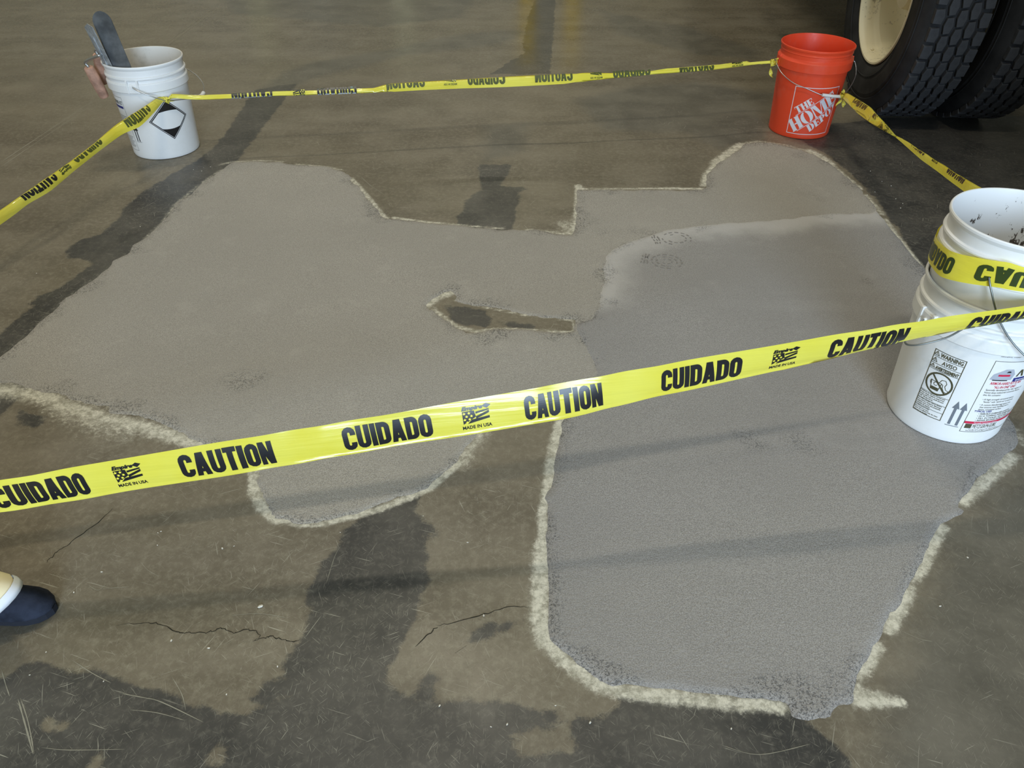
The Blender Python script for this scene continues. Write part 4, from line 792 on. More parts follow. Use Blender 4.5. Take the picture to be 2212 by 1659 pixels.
class Ribbon:
    # stations: (x, y, z, lean, visible band width); the rest of the film folds over at fold ('top'/'bottom', 'front'/'back')
    def __init__(s, st, fold='top', folddir=None, vflip=False, curl=0.0, ripple=0.0):
        s.P = [Vector(q[:3]) for q in st]; s.lean = [q[3] for q in st]; s.bw = [q[4] for q in st]
        s.L = [0.0]
        for a, b in zip(s.P[:-1], s.P[1:]): s.L.append(s.L[-1] + (b - a).length)
        s.fold = fold; s.folddir = folddir or (lambda u: -1.0); s.vflip = vflip; s.curl = curl; s.ripple = ripple; s.voff = lambda u: 0.0
        s.sp = smooth_path(s.P, 10); n = len(s.sp) - 1
        s.su = np.interp(np.arange(n + 1) / 10.0, range(len(s.L)), s.L)
        s.X = [np.array([p[k] for p in s.sp]) for k in range(3)]
    def at(s, u):
        p = Vector([float(np.interp(u, s.su, s.X[k])) for k in range(3)])
        q = Vector([float(np.interp(min(u + .02, s.su[-1]), s.su, s.X[k])) for k in range(3)]); r = Vector([float(np.interp(max(u - .02, 0), s.su, s.X[k])) for k in range(3)])
        a = (q - r).normalized(); up = (Vector((0, 0, 1)) - a * a.z).normalized(); n = a.cross(up)
        if s.nref(n): n = -n
        return p, a, up, n
    def nref(s, n): return n.y < -0.2 or (abs(n.y) <= 0.2 and n.x < 0 and False)
    def S(s, u, v, eps=0.0):
        if s.vflip: v = 1 - v
        p, a, up, n = s.at(u)
        L = float(np.interp(u, s.L, s.lean)); bw = float(np.interp(u, s.L, s.bw)) / W_T
        w = up * math.cos(L) + n * math.sin(L); m = -(n * math.cos(L) - up * math.sin(L))
        vo = min(s.voff(u), 1 - bw)
        lo, hi = (vo, vo + bw) if s.fold == 'top' else (1 - bw, 1.0)
        mid = (lo + hi) / 2
        fd = s.folddir(u); th = math.radians(176) * fd
        if v < lo and s.fold == 'top': v = 2 * lo - v if 2 * lo - v <= hi else hi; eps = -2e-4
        if lo - 1e-6 <= v <= hi + 1e-6:
            x = (v - mid) * W_T; cz = s.curl * math.cos((v - mid) / max(bw, .1) * PI)
            return p + w * x + m * (eps + cz + s.ripple * math.sin(u * 37 + 2 * math.sin(u * 11)) * (v - mid))
        if v > hi: d = v - hi; E = p + w * (hi - mid) * W_T; dirv = w * math.cos(th) + m * math.sin(th)
        else: d = lo - v; E = p + w * (lo - mid) * W_T; dirv = -w * math.cos(th) + m * math.sin(th)
        b_ = max(bw, .05) * .97; kk = int(d / b_); fr = d - kk * b_; x = fr if kk % 2 == 0 else b_ - fr
        g = 1.5e-3 * (kk + min(1, d * 12)) * (1 if fd > 0 else -1)
        return E + dirv * x * W_T + m * g - m * eps * (1 if kk % 2 == 0 else -1)
    def build(s, name, mat, parent, du=0.02, nv=14):
        U = np.arange(0, s.L[-1], du).tolist() + [s.L[-1]]; V = []; F = []
        bwv = [float(np.interp(u, s.L, s.bw)) / W_T for u in U]
        for u, bw in zip(U, bwv):
            e = bw if s.fold == 'top' else 1 - bw
            vs = [e * k / 7 for k in range(7)] + [e + (1 - e) * k / 7 for k in range(8)]
            b_ = max(bw, .05) * .97
            if s.fold == 'top' and bw < .97:
                brk = [e + b_ * q for q in range(1, 12) if e + b_ * q < 1][:7]
                vs = [e * k / 5 for k in range(5)]
                rest = [e, e + .15 * min(b_, 1 - e)] + brk
                while len(rest) < 9: rest.append(rest[-1] + (1 - rest[-1]) / (10 - len(rest)))
                vs += rest[:9] + [1.0]
            for v in vs: V.append(s.S(u, (1 - v) if s.vflip else v))
        k = 15
        for i in range(len(U) - 1):
            for j in range(k - 1): F.append((i * k + j, (i + 1) * k + j, (i + 1) * k + j + 1, i * k + j + 1))
        return pydata(name, V, F, mat, parent, True)
def star(cx, cy, r): return [[(cx + (r if i % 2 == 0 else r * .42) * math.cos(PI / 2 + i * PI / 5), cy + (r if i % 2 == 0 else r * .42) * math.sin(PI / 2 + i * PI / 5)) for i in range(10)]]
def logo(cx, cy, k=1.0):
    # flag mark, maker's word and origin line
    B = []
    s = 0.0245 * k; y0 = cy - 0.0115 * k; y1 = cy + 0.0155 * k
    B += [[(cx - s, y0), (cx - s * .55, y0 + .006 * k), (cx - s * .02, y0 + .0135 * k), (cx - s * .10, y1), (cx - s, y1)]]
    for a0, a1 in ((0.0, .22), (.42, .64), (.82, 1.0)):
        yA = y0 + (y1 - y0) * a0; yB = y0 + (y1 - y0) * a1
        sh = 0.012 * k
        B.append([(cx - s * (.02 if a0 > .3 else .70), yA - sh * (.2 if a0 > .3 else 0)), (cx + s, yA + sh * .6 if a0 < .8 else yA + .002 * k), (cx + s, min(y1, yB + sh * .5)), (cx - s * (.02 if a0 > .3 else .35), yB - sh * (.25 if a0 > .3 else -.2))])
    B += font_polys('MADE IN USA', cx - 0.027 * k, cy - 0.0235 * k, 0.0105 * k, bold=0.03, width=0.054 * k)
    B += font_polys('Empire', cx - 0.025 * k, cy + 0.0180 * k, 0.0105 * k, bold=0.06, shear=0.25, width=0.038 * k)
    B += [[(cx + .012 * k, cy + .022 * k), (cx + .020 * k, cy + .0265 * k), (cx + .029 * k, cy + .0225 * k), (cx + .021 * k, cy + .0165 * k)]]
    Wt = []
    for ix, iy in ((-.86, .86), (-.50, .86), (-.70, .62), (-.34, .62), (-.86, .38), (-.50, .38), (-.70, .14)):
        Wt += star(cx + s * ix, y0 + (y1 - y0) * iy, 0.0034 * k)
    return B, Wt
def words(seq, flipu=None, h=0.052, y=0.0115):
    out = []
    for kind, c, *w in seq:
        if kind == 'L': nm = 'maker_mark'; B, Wt = logo(c, 0.038)
        else: nm = 'word'; B = heavy_word({'C': 'CAUTION', 'D': 'CUIDADO'}[kind], c - w[0] / 2, y, h, w[0]); Wt = []
        if flipu is not None:
            B = [[(flipu - x, q) for x, q in f][::-1] for f in B]; Wt = [[(flipu - x, q) for x, q in f][::-1] for f in Wt]; c = flipu - c
        out.append((nm, c, B, Wt))
    return out
M_STAR = simple('star_yellow', (0.90, 0.80, 0.08), 0.3)
def tape(name, label, rb, seq, printside, flipu=None, zones=None):
    t = empty(name, rb.P[len(rb.P) // 2]); tag(t, label, 'tape', 'yellow caution tapes')
    off = t.location
    o = rb.build('film', M_TAPE, t)
    o.location = -off
    lim = [('x', rb.L[-1] - .004, 1), ('x', 0.004, -1)]
    for nm, c, B, Wt in words(seq, flipu):
        ps, flip = printside, False
        for u0, u1, p_, f_ in (zones or []):
            if u0 <= c < u1: ps, flip = p_, f_
        if flip: B = [[(x, W_T - y) for x, y in f_][::-1] for f_ in B]; Wt = [[(x, W_T - y) for x, y in f_][::-1] for f_ in Wt]
        for side, mt, n2 in ((ps, M_INK, nm), (-ps, M_INKB, nm + '_seen_through')):
            p = print_on(n2, B, lambda u, q, e=0.0005 * side: rb.S(u, q / W_T, e), mt, t, 0.03, 0.0045, clip=lim)
            if p: p.location = -off
        if Wt:
            p = print_on('mark_stars', Wt, lambda u, q, e=0.0009 * ps: rb.S(u, q / W_T, e), M_STAR, t, 0.03, 0.005, clip=lim)
            if p: p.location = -off
    return t

# front tape: from the corner bucket (out of frame) past the nested buckets
st1 = [(-2.03, 0.70, 0.222, 0.1, 0.012), (-1.90, 0.765, 0.214, 0.1, 0.03), (-1.60, 0.835, 0.203, 0.05, 0.0762), (-1.25, 0.912, 0.200, 0.02, 0.0762)]
base1 = sum((Vector(st1[i + 1][:3]) - Vector(st1[i][:3])).length for i in range(3)) + (Vector(T1[0][:3]) - Vector(st1[-1][:3])).length
T1[-2][4] = 0.060; T1[-1][4] = 0.048
st1 += [tuple(q) for q in T1] + [(1.13, 1.322, 0.412, -0.25, 0.040), (1.215, 1.375, 0.42, -0.2, 0.03), (1.238, 1.44, 0.43, -0.1, 0.02)]
T1[-2][4] = 0.060
r1 = Ribbon(st1, 'bottom', lambda u: 1.0, curl=0.004, ripple=0.002)
P_ = base1
seq1 = [('D', P_ + .07, .165), ('L', P_ + .232), ('C', P_ + .414, .172), ('D', P_ + .712, .165), ('L', P_ + .875), ('C', P_ + 1.047, .160), ('D', P_ + 1.332, .163), ('L', P_ + 1.497), ('C', P_ + 1.670, .163), ('D', P_ + 1.957, .165), ('C', P_ - .23, .165), ('L', P_ - .41), ('D', P_ - .57, .165)]
tape('caution_tape', 'yellow caution tape stretched across the front with upright black words', r1, seq1, 1)
# rear tape: seen from its unprinted side, between the white and the orange bucket
T2 = [[-1.350, 3.036, 0.2415, .524, .006], [-1.338, 3.030, 0.246, .524, .010]] + T2
r2 = Ribbon([tuple(q) for q in T2], 'top', lambda u: -1.0, curl=0.0008)
uo = r2.L[2]
LT2 = r2.L[-1]
r2.voff = lambda u: .24 if u < .78 + uo else (max(0, .24 - (u - .78 - uo) * 3) if u < 1.6 else min(.16, (u - 1.6) * .8))
seq2 = []
for k in range(4):
    seq2 += [('C', uo + .30 + .61 * k, .155), ('L', uo + .482 + .61 * k), ('D', uo + .632 + .61 * k if .632 + .61 * k < LT2 - .1 else 9, .155)]
seq2 = [q for q in seq2 if q[1] < LT2 - .02]
seq2f = [(q[0], LT2 - q[1], *q[2:]) for q in seq2]
tape('caution_tape', 'yellow caution tape along the back, from the white bucket to the orange one', r2, seq2f, -1, LT2, [(0, uo + .76, 1, True), (uo + .76, 9, -1, False)])
# left tape: from the white bucket towards the corner bucket
T3x = [(-2.07, 0.70, 0.235, 0.3, 0.010), (-2.00, 0.82, 0.20, 0.35, 0.03), (-1.82, 1.30, 0.165, 0.4, 0.032)] + [tuple(q) for q in T3]
r3 = Ribbon(T3x, 'top', lambda u: -1.0, vflip=True, curl=0.004)
r3.nref = lambda n: n.x > 0
L3 = r3.L[-1]; o3 = L3 - 1.208
seq3 = [('C', o3 + .494, .155), ('L', o3 + .62), ('D', o3 + .752, .155), ('C', o3 + 1.03, .14), ('C', o3 - .12, .155), ('L', o3 - .30), ('D', o3 - .46, .155)]
tape('caution_tape', 'yellow caution tape at the left, running from the white bucket out of view', r3, [(q[0], L3 - q[1], *q[2:]) for q in seq3], 1, L3, [(0, o3 + .60, 1, False), (o3 + .60, 9, -1, False)])
# right tape: twists once between the orange bucket and the nested ones
r4 = Ribbon([tuple(q) for q in T4] + [(1.12, 1.655, 0.452, .3, 0.02)], 'top', lambda u: 1.0 if u < .7 else -1.0)
r4.nref = lambda n: n.x < 0
seq4 = [('D', .22, .15), ('L', .42), ('C', .60, .15), ('D', .92, .15), ('L', 1.10), ('C', 1.30, .16)]
tape('caution_tape', 'yellow caution tape twisting past the truck tires, orange bucket to nested buckets', r4, seq4, 1, None)

# short strip wrapped round the upper nested bucket
def wrapS(u, v, eps=0.0):
    a = -2.95 + u / 0.158
    zt = np.interp(a, [-3.6, -2.9, -2.2, -1.5, -0.8, 2.6], [.445, .462, .486, .474, .474, .445]); zb = np.interp(a, [-3.6, -2.9, -2.2, -1.5, -0.8, 2.6], [.395, .402, .428, .437, .430, .395])
    z = zb + (zt - zb) * v; r = 0.1560 + 0.0012 * math.sin(a * 9) * (1 - v) + eps + (0.010 * math.exp(-((a + 2.9) / .25) ** 2)) * (1 - 0.4 * v)
    return Vector((B3[0] + r * math.cos(a), B3[1] + r * math.sin(a), z + B3[2]))
U = np.linspace(-0.12, 0.86, 110); V = []; F = []
for u in U:
    for v in np.linspace(0, 1, 7): V.append(wrapS(u, v))
for i in range(len(U) - 1):
    for j in range(6): F.append((i * 7 + j, (i + 1) * 7 + j, (i + 1) * 7 + j + 1, i * 7 + j + 1))
t = empty('caution_tape', (B3[0], B3[1], 0.44)); tag(t, 'short length of yellow caution tape wrapped round the upper nested bucket', 'tape')
o = pydata('film', V, F, M_TAPE, t, True); o.location = -t.location
Bw = heavy_word('CAUTION', 0.070, 0.012, 0.040, 0.205) + heavy_word('CUIDADO', -0.115, 0.012, 0.040, 0.14)
o = print_on('lettering', Bw, lambda u, q: wrapS(u, 1 - q / 0.062, 0.0006), simple('ink_thru_film_dark', (0.035, 0.055, 0.015), 0.3, 0.4), t, 0.012, 0.01); o.location = -t.location

# knots where the tapes are tied on
def knot(name, label, c, seed, tails, R=0.014):
    rg = random.Random(seed); t = empty(name, c); tag(t, label, 'tape knot')
    for k in range(3):
        ax = [rg.uniform(-1, 1) for _ in range(3)]; M = Matrix.Rotation(rg.uniform(0, PI), 3, Vector(ax))
        V = []; F = []; n = 22
        for i in range(n):
            a = 2 * PI * i / n; rr = R * (1 + .25 * math.sin(3 * a + k))
            for w in (-.006, -.002, .002, .006):
                V.append(M @ Vector((rr * math.cos(a), rr * math.sin(a) * .8, w + .003 * math.sin(2 * a + w * 500))))
        for i in range(n):
            for j in range(3): F.append((i * 4 + j, ((i + 1) % n) * 4 + j, ((i + 1) % n) * 4 + j + 1, i * 4 + j + 1))
        pydata('loop', V, F, M_TAPE, t, True)
    for tl in tails:
        P = smooth_path([(0, 0, 0)] + tl, 6); V = []; F = []
        for i, p in enumerate(P):
            w = Vector((math.cos(i * .35 + seed), math.sin(i * .35 + seed), .3)).normalized() * (.004 + .0055 * i / len(P))
            V += [p - w, p, p + w]
            V[-2] = p + Vector((0, -.0015, .001)) * (i % 2)
        for i in range(len(P) - 1):
            for j in range(2): F.append((i * 3 + j, i * 3 + 3 + j, i * 3 + 4 + j, i * 3 + 1 + j))
        pydata('tail', V, F, M_TAPE, t, True)
    return t
knot('tape_knot', 'bunched tape knot on the wire handle of the white bucket', (-1.3520, 3.040, 0.2405), 1, [[(0.012, 0.004, -0.004), (0.025, 0.01, -0.006)]], 0.010)
knot('tape_knot', 'knotted tape end at the left ear of the orange bucket', (1.1090, 3.435, 0.283), 2, [[(-.012, -.01, -.012), (-.010, -.02, -.038), (0.0, -.018, -.052)], [(.010, -.01, .012), (.002, -.015, .022)]], 0.014)
knot('tape_knot', 'knotted tape end at the grip of the orange bucket', (1.3760, 3.278, 0.196), 3, [[(-.006, -.008, .014), (-.012, -.010, .026)], [(-.008, -.008, -.016), (-.022, -.012, -.036)], [(.004, -.008, -.02), (.010, -.012, -.040)]], 0.012)
knot('tape_knot', 'tape knot on the plain corner bucket', (-2.02, 0.70, 0.225), 4, [[(0, 0, -.02), (.01, 0, -.05)]], 0.014)

# ------------------------------------------------------------------ truck with dual wheels
M_RUB = simple('tire_rubber', (0.020, 0.020, 0.021), 0.75, 0.25, var=0.4, vs=9, bump=0.25, bs=90)
M_TREAD = simple('tread_dusty', (0.046, 0.047, 0.051), 0.85, 0.25, var=0.3, vs=12, bump=0.3, bs=260)
def mat_rim():
    m = NT('cream_rim'); loc = m.local(); d = m.noise(12, 5, .75, vec=loc); d2 = m.noise(70, 4, .8, vec=loc)
    c = m.mix(m.ss(m.math('ADD', m.math('MULTIPLY', d, .6), m.math('MULTIPLY', d2, .4)), .56, .66, 0, .7), (0.80, 0.73, 0.52), (0.13, 0.10, 0.06))
    m.set('Base Color', c).set('Roughness', .5); m.bump(d2, .2, .001); return m.m
M_RIM = mat_rim()
M_BLACK = simple('chassis_black', (0.012, 0.012, 0.013), 0.6, 0.3)
M_BODY = simple('truck_body_paint', (0.60, 0.58, 0.50), 0.4, 0.5, var=.08, vs=2)
TH = -0.0605; WC = Vector((1.6345, 3.6979, 0.5198)); WR = 0.5198; TW = 0.2105; PITCH = 2 * PI / 48
truck = empty('truck', (WC.x + 1.2, WC.y + 2.0, 0), TH)
tag(truck, 'truck with a cream rim and twin black tires, parked behind the orange bucket', 'truck')
bpy.context.view_layer.update()
TI = Matrix.LocRotScale(truck.location, truck.rotation_euler, None).inverted()
# wheel frame: local z -> axle (pointing under the truck)
AX = Vector((math.cos(TH), math.sin(TH), 0))
def wheelM(off):
    zc = AX; xc = Vector((0, 0, -1)); yc = zc.cross(xc)
    M = Matrix(((xc.x, yc.x, zc.x, 0), (xc.y, yc.y, zc.y, 0), (xc.z, yc.z, zc.z, 0), (0, 0, 0, 1)))
    return TI @ Matrix.Translation(WC + AX * off) @ M
Rg = WR - 0.016
TIRE = [(0.288, 0.010), (0.300, 0.000), (0.315, -0.012), (0.345, -0.026), (0.385, -0.034), (0.420, -0.033), (0.428, -0.0335), (0.432, -0.031), (0.455, -0.026), (0.478, -0.016), (0.492, -0.006), (0.500, 0.002), (Rg, 0.008), (Rg, TW / 2), (Rg, TW - .008), (0.500, TW - .002), (0.478, TW + .016), (0.432, TW + .031), (0.385, TW + .034), (0.345, TW + .026), (0.315, TW + .012), (0.288, TW - .010), (0.280, TW / 2), (0.288, 0.010)]
def tread_mesh(kind):
    cw = TW / 5
    lo, hi = {'s': (-0.5, 0.47), 'h': (-0.47, 0.47), 'e': (-0.47, 0.5)}[kind]
    g = 0.94; ph = PITCH
    if kind == 'h': P = [(-.33, -.44), (.33, -.50), (.50, -.02), (.33, .44), (-.33, .50), (-.50, .02)]; sw = cw * .87
    elif kind == 's': P = [(-.56, -.40), (.30, -.44), (.46, .0), (.30, .44), (-.56, .40)]; sw = cw * .92
    else: P = [(.56, -.40), (.56, .40), (-.30, .44), (-.46, .0), (-.30, -.44)]; sw = cw * .92
    V = []; F = []; N = len(P)
    for r, k in ((Rg - .004, 1.0), (WR - .001, .97), (WR, .93)):
        for x, y in P:
            a = y * ph * g * k; V.append((r * math.cos(a), r * math.sin(a), x * sw * k))
    # extra centre edge vertices follow the curvature closely enough at this block length
    F.append(tuple(2 * N + i for i in range(N)))
    for l in range(2):
        for i in range(N): F.append((l * N + i, l * N + (i + 1) % N, (l + 1) * N + (i + 1) % N, (l + 1) * N + i))
    if kind == 's':
        F.append((0, N, N, 4)) if False else None
    me = bpy.data.meshes.new('tread_block'); me.from_pydata(V, [], F); me.update(); me.materials.append(M_TREAD)
    bm = bmesh.new(); bm.from_mesh(me); bmesh.ops.recalc_face_normals(bm, faces=bm.faces); bm.to_mesh(me); bm.free()
    return me
TM = {k: tread_mesh(k) for k in 'she'}
def make_tire(off, label):
    M = wheelM(off)
    tire = empty('tire'); tire.parent = truck; tire.matrix_local = M; tag(tire, label)
    carc = lathe('carcass', TIRE, M_RUB, tire, 144, sharp=.5)
    cw = TW / 5
    for c in range(5):
        for k in range(48):
            a = k * PITCH + (PITCH * .5 if c in (1, 3) else (0 if c == 2 else PITCH * .12 * (1 if c == 0 else -1)))
            # rolling lean of the pattern
            a += 0.10 * PITCH * (c - 2)
            me = TM['s' if c == 0 else ('e' if c == 4 else 'h')]
            b = bpy.data.objects.new('tread_block', me); COL.objects.link(b); b.parent = tire
            b.location = (0, 0, (c + .5) * cw); b.rotation_euler = (0, 0, a)
    # raised sidewall rings and lettering-like bars
    for rr in (0.355, 0.448):
        zz = -0.0305 if rr < .4 else -0.0285
        lathe('sidewall_rib', [(rr - .002, zz), (rr, zz - .003), (rr + .002, zz)], M_RUB, tire, 96)
    return tire
make_tire(0.0, 'outer dusty black tire')
make_tire(0.330, 'inner tire close to the chassis')
RIM = [(0.302, -0.004), (0.306, -0.010), (0.303, -0.016), (0.296, -0.016), (0.288, -0.008), (0.283, 0.004), (0.281, 0.040), (0.274, 0.052), (0.262, 0.062), (0.256, 0.090), (0.252, 0.125), (0.246, 0.150), (0.232, 0.166), (0.20, 0.176), (0.165, 0.180), (0.160, 0.188), (0.155, 0.150), (0.14, 0.142), (0.0, 0.142)]
M0 = wheelM(0.0)
rim = empty('wheel_rim'); rim.parent = truck; rim.matrix_local = M0; tag(rim, 'cream painted steel rim with chipped edge')
lathe('dish', RIM, M_RIM, rim, 128, sharp=.5)
for k in range(10):
    a = 2 * PI * k / 10 + .2
    lathe('lug_nut', [(0, .168), (.017, .168), (.017, .150), (.012, .146), (0, .146)], M_RIM, rim, 6, Matrix.Translation((.183 * math.cos(a), .183 * math.sin(a), 0)))
for k in range(4):
    a = PI / 2 * k + .28
    lathe('rivet', [(0, .0), (.007, .0), (.0075, .003), (.004, .0055), (0, .006)], M_RIM, rim, 16, Matrix.Rotation(a, 4, 'Z') @ Matrix.Translation((.2815, 0, .022)) @ Matrix.Rotation(-PI / 2, 4, 'Y'))
lathe('hub', [(0, .04), (.05, .045), (.075, .06), (.085, .10), (.09, .145), (.12, .15)], M_RIM, rim, 48)
rim2 = lathe('inner_rim', [(0.302, TW + .004), (0.296, TW + .012), (0.284, TW), (0.27, .15), (.26, .02), (.20, .01), (0, .01)], M_RIM, truck, 64, wheelM(0.330))
def tbox(name, lo, hi, mat, bev=0.0, parent=None):
    bm = bmesh.new(); box(bm, lo, hi, bev=bev); o = obj(name, bm, mat, parent or truck)
    return o
# truck-local: origin 1.2 m in and 2 m forward of the outer wheel face; floor at z 0
tbox('axle', (-0.90, -2.08, .44), (1.5, -1.92, .60), M_BLACK, .02)
for x in (-.35, .5): tbox('frame_rail', (x, -2.5, .72), (x + .09, 5.2, .98), M_BLACK, .005)
tbox('cargo_body', (-1.26, -2.62, 1.06), (1.55, 3.3, 3.3), M_BODY, .03)
tbox('rear_bumper', (-1.1, -2.66, .96), (1.4, -2.56, 1.10), M_BLACK, .01)
tbox('side_skirt', (-1.28, -1.36, .405), (-1.06, -.75, .66), M_BLACK, .01)
tbox('fender', (-1.26, -2.6, 1.00), (-.62, -1.3, 1.06), M_BLACK, .01)
tbox('mud_guard', (-1.2, -1.40, .42), (-.62, -1.37, 1.03), M_BLACK)
tbox('cab', (-1.2, 3.4, .6), (1.45, 5.4, 2.9), M_BODY, .12)
# far side tyres seen only from beside
for off in (2.0, 2.33):
    lathe('tire', TIRE, M_RUB, truck, 72, wheelM(off), .5)
for off in (0.0, 2.33):
    lathe('tire', TIRE, M_RUB, truck, 72, Matrix.Translation((0, 6.3, 0)) @ wheelM(off), .5)

# ------------------------------------------------------------------ small debris
M_CHIP = simple('concrete_chip', (0.66, 0.63, 0.56), 0.8, 0.2, var=.2, vs=60)
chips = []
for v in range(3):
    bm = bmesh.new(); bmesh.ops.create_icosphere(bm, subdivisions=1, radius=1.0); rg = random.Random(v)
    for q in bm.verts: q.co = Vector((q.co.x * 1.5, q.co.y * .9, q.co.z * .5)) * rg.uniform(.7, 1.15)
    me = bpy.data.meshes.new('concrete_chip'); bm.to_mesh(me); bm.free(); me.materials.append(M_CHIP); chips.append(me)
rg = random.Random(5)
for i, (x, y) in enumerate(SPECKS):
    s = 0.0042 if i in (0,) else rg.uniform(.0011, .0022)
    o = bpy.data.objects.new('concrete_chip', chips[i % 3]); COL.objects.link(o)
    o.location = (x, y, s * .42 + 0.0002); o.scale = (s, s, s); o.rotation_euler = (0, 0, rg.uniform(0, 6))
    tag(o, 'largest pale chip, lying on brown concrete below the word CAUTION at left' if i == 0 else 'tiny pale chip of concrete scattered on the floor', 'chip', 'concrete chips')

# ------------------------------------------------------------------ walking person, only the leading foot reaches the frame
def skin_mesh(name, verts, edges, radii, mat, parent, sub=2, root=0):
    me = bpy.data.meshes.new(name); me.from_pydata(verts, edges, []); me.update()
    o = bpy.data.objects.new(name, me); COL.objects.link(o)
    o.modifiers.new('skin', 'SKIN')
    sv = me.skin_vertices[0].data
    for i, r in enumerate(radii):
        sv[i].radius = (r, r) if not isinstance(r, tuple) else r
        sv[i].use_root = (i == root)
    s = o.modifiers.new('sub', 'SUBSURF'); s.levels = sub; s.render_levels = sub
    dg = bpy.context.evaluated_depsgraph_get()
    m2 = bpy.data.meshes.new_from_object(o.evaluated_get(dg)); m2.name = name
    bpy.data.objects.remove(o); m2.materials.clear(); m2.materials.append(mat)
    n = obj(name, m2, None, parent); return smooth(n)
PO = Vector((-1.33, 0.72, 0.0))
per = empty('person', PO)
tag(per, 'person walking past in cream trousers and dark navy shoes, only one foot in view', 'person')
M_SKIN = simple('skin', (0.52, 0.32, 0.22), 0.5, 0.4); M_NAVYC = simple('navy_canvas', (0.022, 0.026, 0.040), 0.85, 0.2, var=.4, vs=30, bump=.4, bs=300)
M_CREAM = simple('cream_cotton', (0.84, 0.72, 0.47), 0.9, 0.1, var=.05, vs=8); M_CUFF_LIT = simple('cuff_daylit', (0.74, 0.75, 0.78), 0.9, 0.1)
M_SHIRT = simple('grey_shirt', (0.20, 0.22, 0.25), 0.9, 0.1, var=.1, vs=8); M_HAIR = simple('dark_hair', (0.03, 0.02, 0.015), 0.7, 0.3); M_SOLE = simple('shoe_sole', (0.02, 0.022, 0.03), 0.8, 0.2)
v = lambda x, y, z: tuple(Vector((x, y, z)) - PO)
# pelvis, spine, neck, head, both legs, both arms with hands, fingers
BV = [v(-1.33, .72, .95), v(-1.32, .72, 1.08), v(-1.30, .72, 1.25), v(-1.29, .72, 1.40), v(-1.27, .72, 1.49), v(-1.26, .72, 1.56), v(-1.255, .72, 1.63), v(-1.26, .72, 1.70),
      v(-1.31, .81, .90), v(-1.17, .83, .50), v(-1.075, .85, .10), v(-0.93, .86, .045),
      v(-1.34, .63, .90), v(-1.42, .62, .50), v(-1.74, .62, .18), v(-1.62, .62, .05),
      v(-1.29, .88, 1.41), v(-1.37, .93, 1.14), v(-1.29, .95, .92), v(-1.27, .95, .85),
      v(-1.29, .56, 1.41), v(-1.24, .50, 1.14), v(-1.06, .48, 1.00), v(-1.00, .48, .96)]
BE = [(0, 1), (1, 2), (2, 3), (3, 4), (4, 5), (5, 6), (6, 7), (0, 8), (8, 9), (9, 10), (10, 11), (0, 12), (12, 13), (13, 14), (14, 15), (3, 16), (16, 17), (17, 18), (18, 19), (3, 20), (20, 21), (21, 22), (22, 23)]
BR = [.125, .115, .125, .10, .05, .062, .088, .07, .085, .055, .038, .03, .085, .055, .038, .03, .055, .042, .028, .032, .055, .042, .028, .032]
HB_ = (19, 23)
for hi, d in ((19, Vector((.02, 0, -.08))), (23, Vector((.075, 0, -.03)))):
    base = Vector(BV[hi]); dn = d.normalized(); sd = dn.cross(Vector((0, 1, 0))).normalized() if hi == 19 else dn.cross(Vector((0, 1, 0))).normalized()
    for k in range(4):
        o_ = sd * ((k - 1.5) * .018); Lk = (.065, .078, .074, .058)[k]; i0 = len(BV)
        BV += [tuple(base + o_ + dn * .035), tuple(base + o_ + dn * (.035 + Lk * .5)), tuple(base + o_ + dn * (.035 + Lk) + Vector((0, -.012 if hi == 23 else -.012, 0)))]
        BE += [(hi, i0), (i0, i0 + 1), (i0 + 1, i0 + 2)]; BR += [.010, .0085, .0075]
    i0 = len(BV); BV += [tuple(base - sd * .032 + dn * .005), tuple(base - sd * .045 + dn * .035)]; BE += [(hi, i0), (i0, i0 + 1)]; BR += [.011, .009]
body = skin_mesh('body', BV, BE, BR, M_SKIN, per)
skin_mesh('shirt', [v(-1.335, .72, .86), v(-1.33, .72, .96), v(-1.32, .72, 1.10), v(-1.30, .72, 1.25), v(-1.29, .72, 1.375), v(-1.275, .72, 1.455), v(-1.29, .815, 1.38), v(-1.295, .885, 1.385), v(-1.345, .915, 1.22), v(-1.29, .625, 1.38), v(-1.285, .555, 1.385), v(-1.255, .515, 1.22)],
          [(0, 1), (1, 2), (2, 3), (3, 4), (4, 5), (4, 6), (6, 7), (7, 8), (4, 9), (9, 10), (10, 11)], [.175, .172, .155, .16, .125, .062, .085, .074, .062, .085, .074, .062], M_SHIRT, per)
skin_mesh('trousers', [v(-1.33, .72, .98), v(-1.33, .72, .90), v(-1.30, .81, .84), v(-1.175, .83, .50), v(-1.07, .845, .22), v(-1.35, .63, .84), v(-1.42, .62, .50), v(-1.68, .62, .26)],
          [(0, 1), (1, 2), (2, 3), (3, 4), (1, 5), (5, 6), (6, 7)], [.15, .15, .11, .085, .075, .11, .085, .075], M_CREAM, per)
def hem(P, R, mat, name):
    V = []; F = []; n = 28
    for (c, ax, rx, ry) in P:
        c = Vector(c); ax = Vector(ax).normalized(); e1 = (Vector((1, 0, 0)) - ax * ax.x).normalized(); e2 = ax.cross(e1)
        for i in range(n):
            a = 2 * PI * i / n; V.append(c + e1 * rx * math.cos(a) + e2 * ry * math.sin(a))
    for l in range(len(P) - 1):
        for i in range(n): F.append((l * n + i, l * n + (i + 1) % n, (l + 1) * n + (i + 1) % n, (l + 1) * n + i))
    return smooth(pydata(name, V, F, mat, per))
A1 = (-.22, .0, 1)
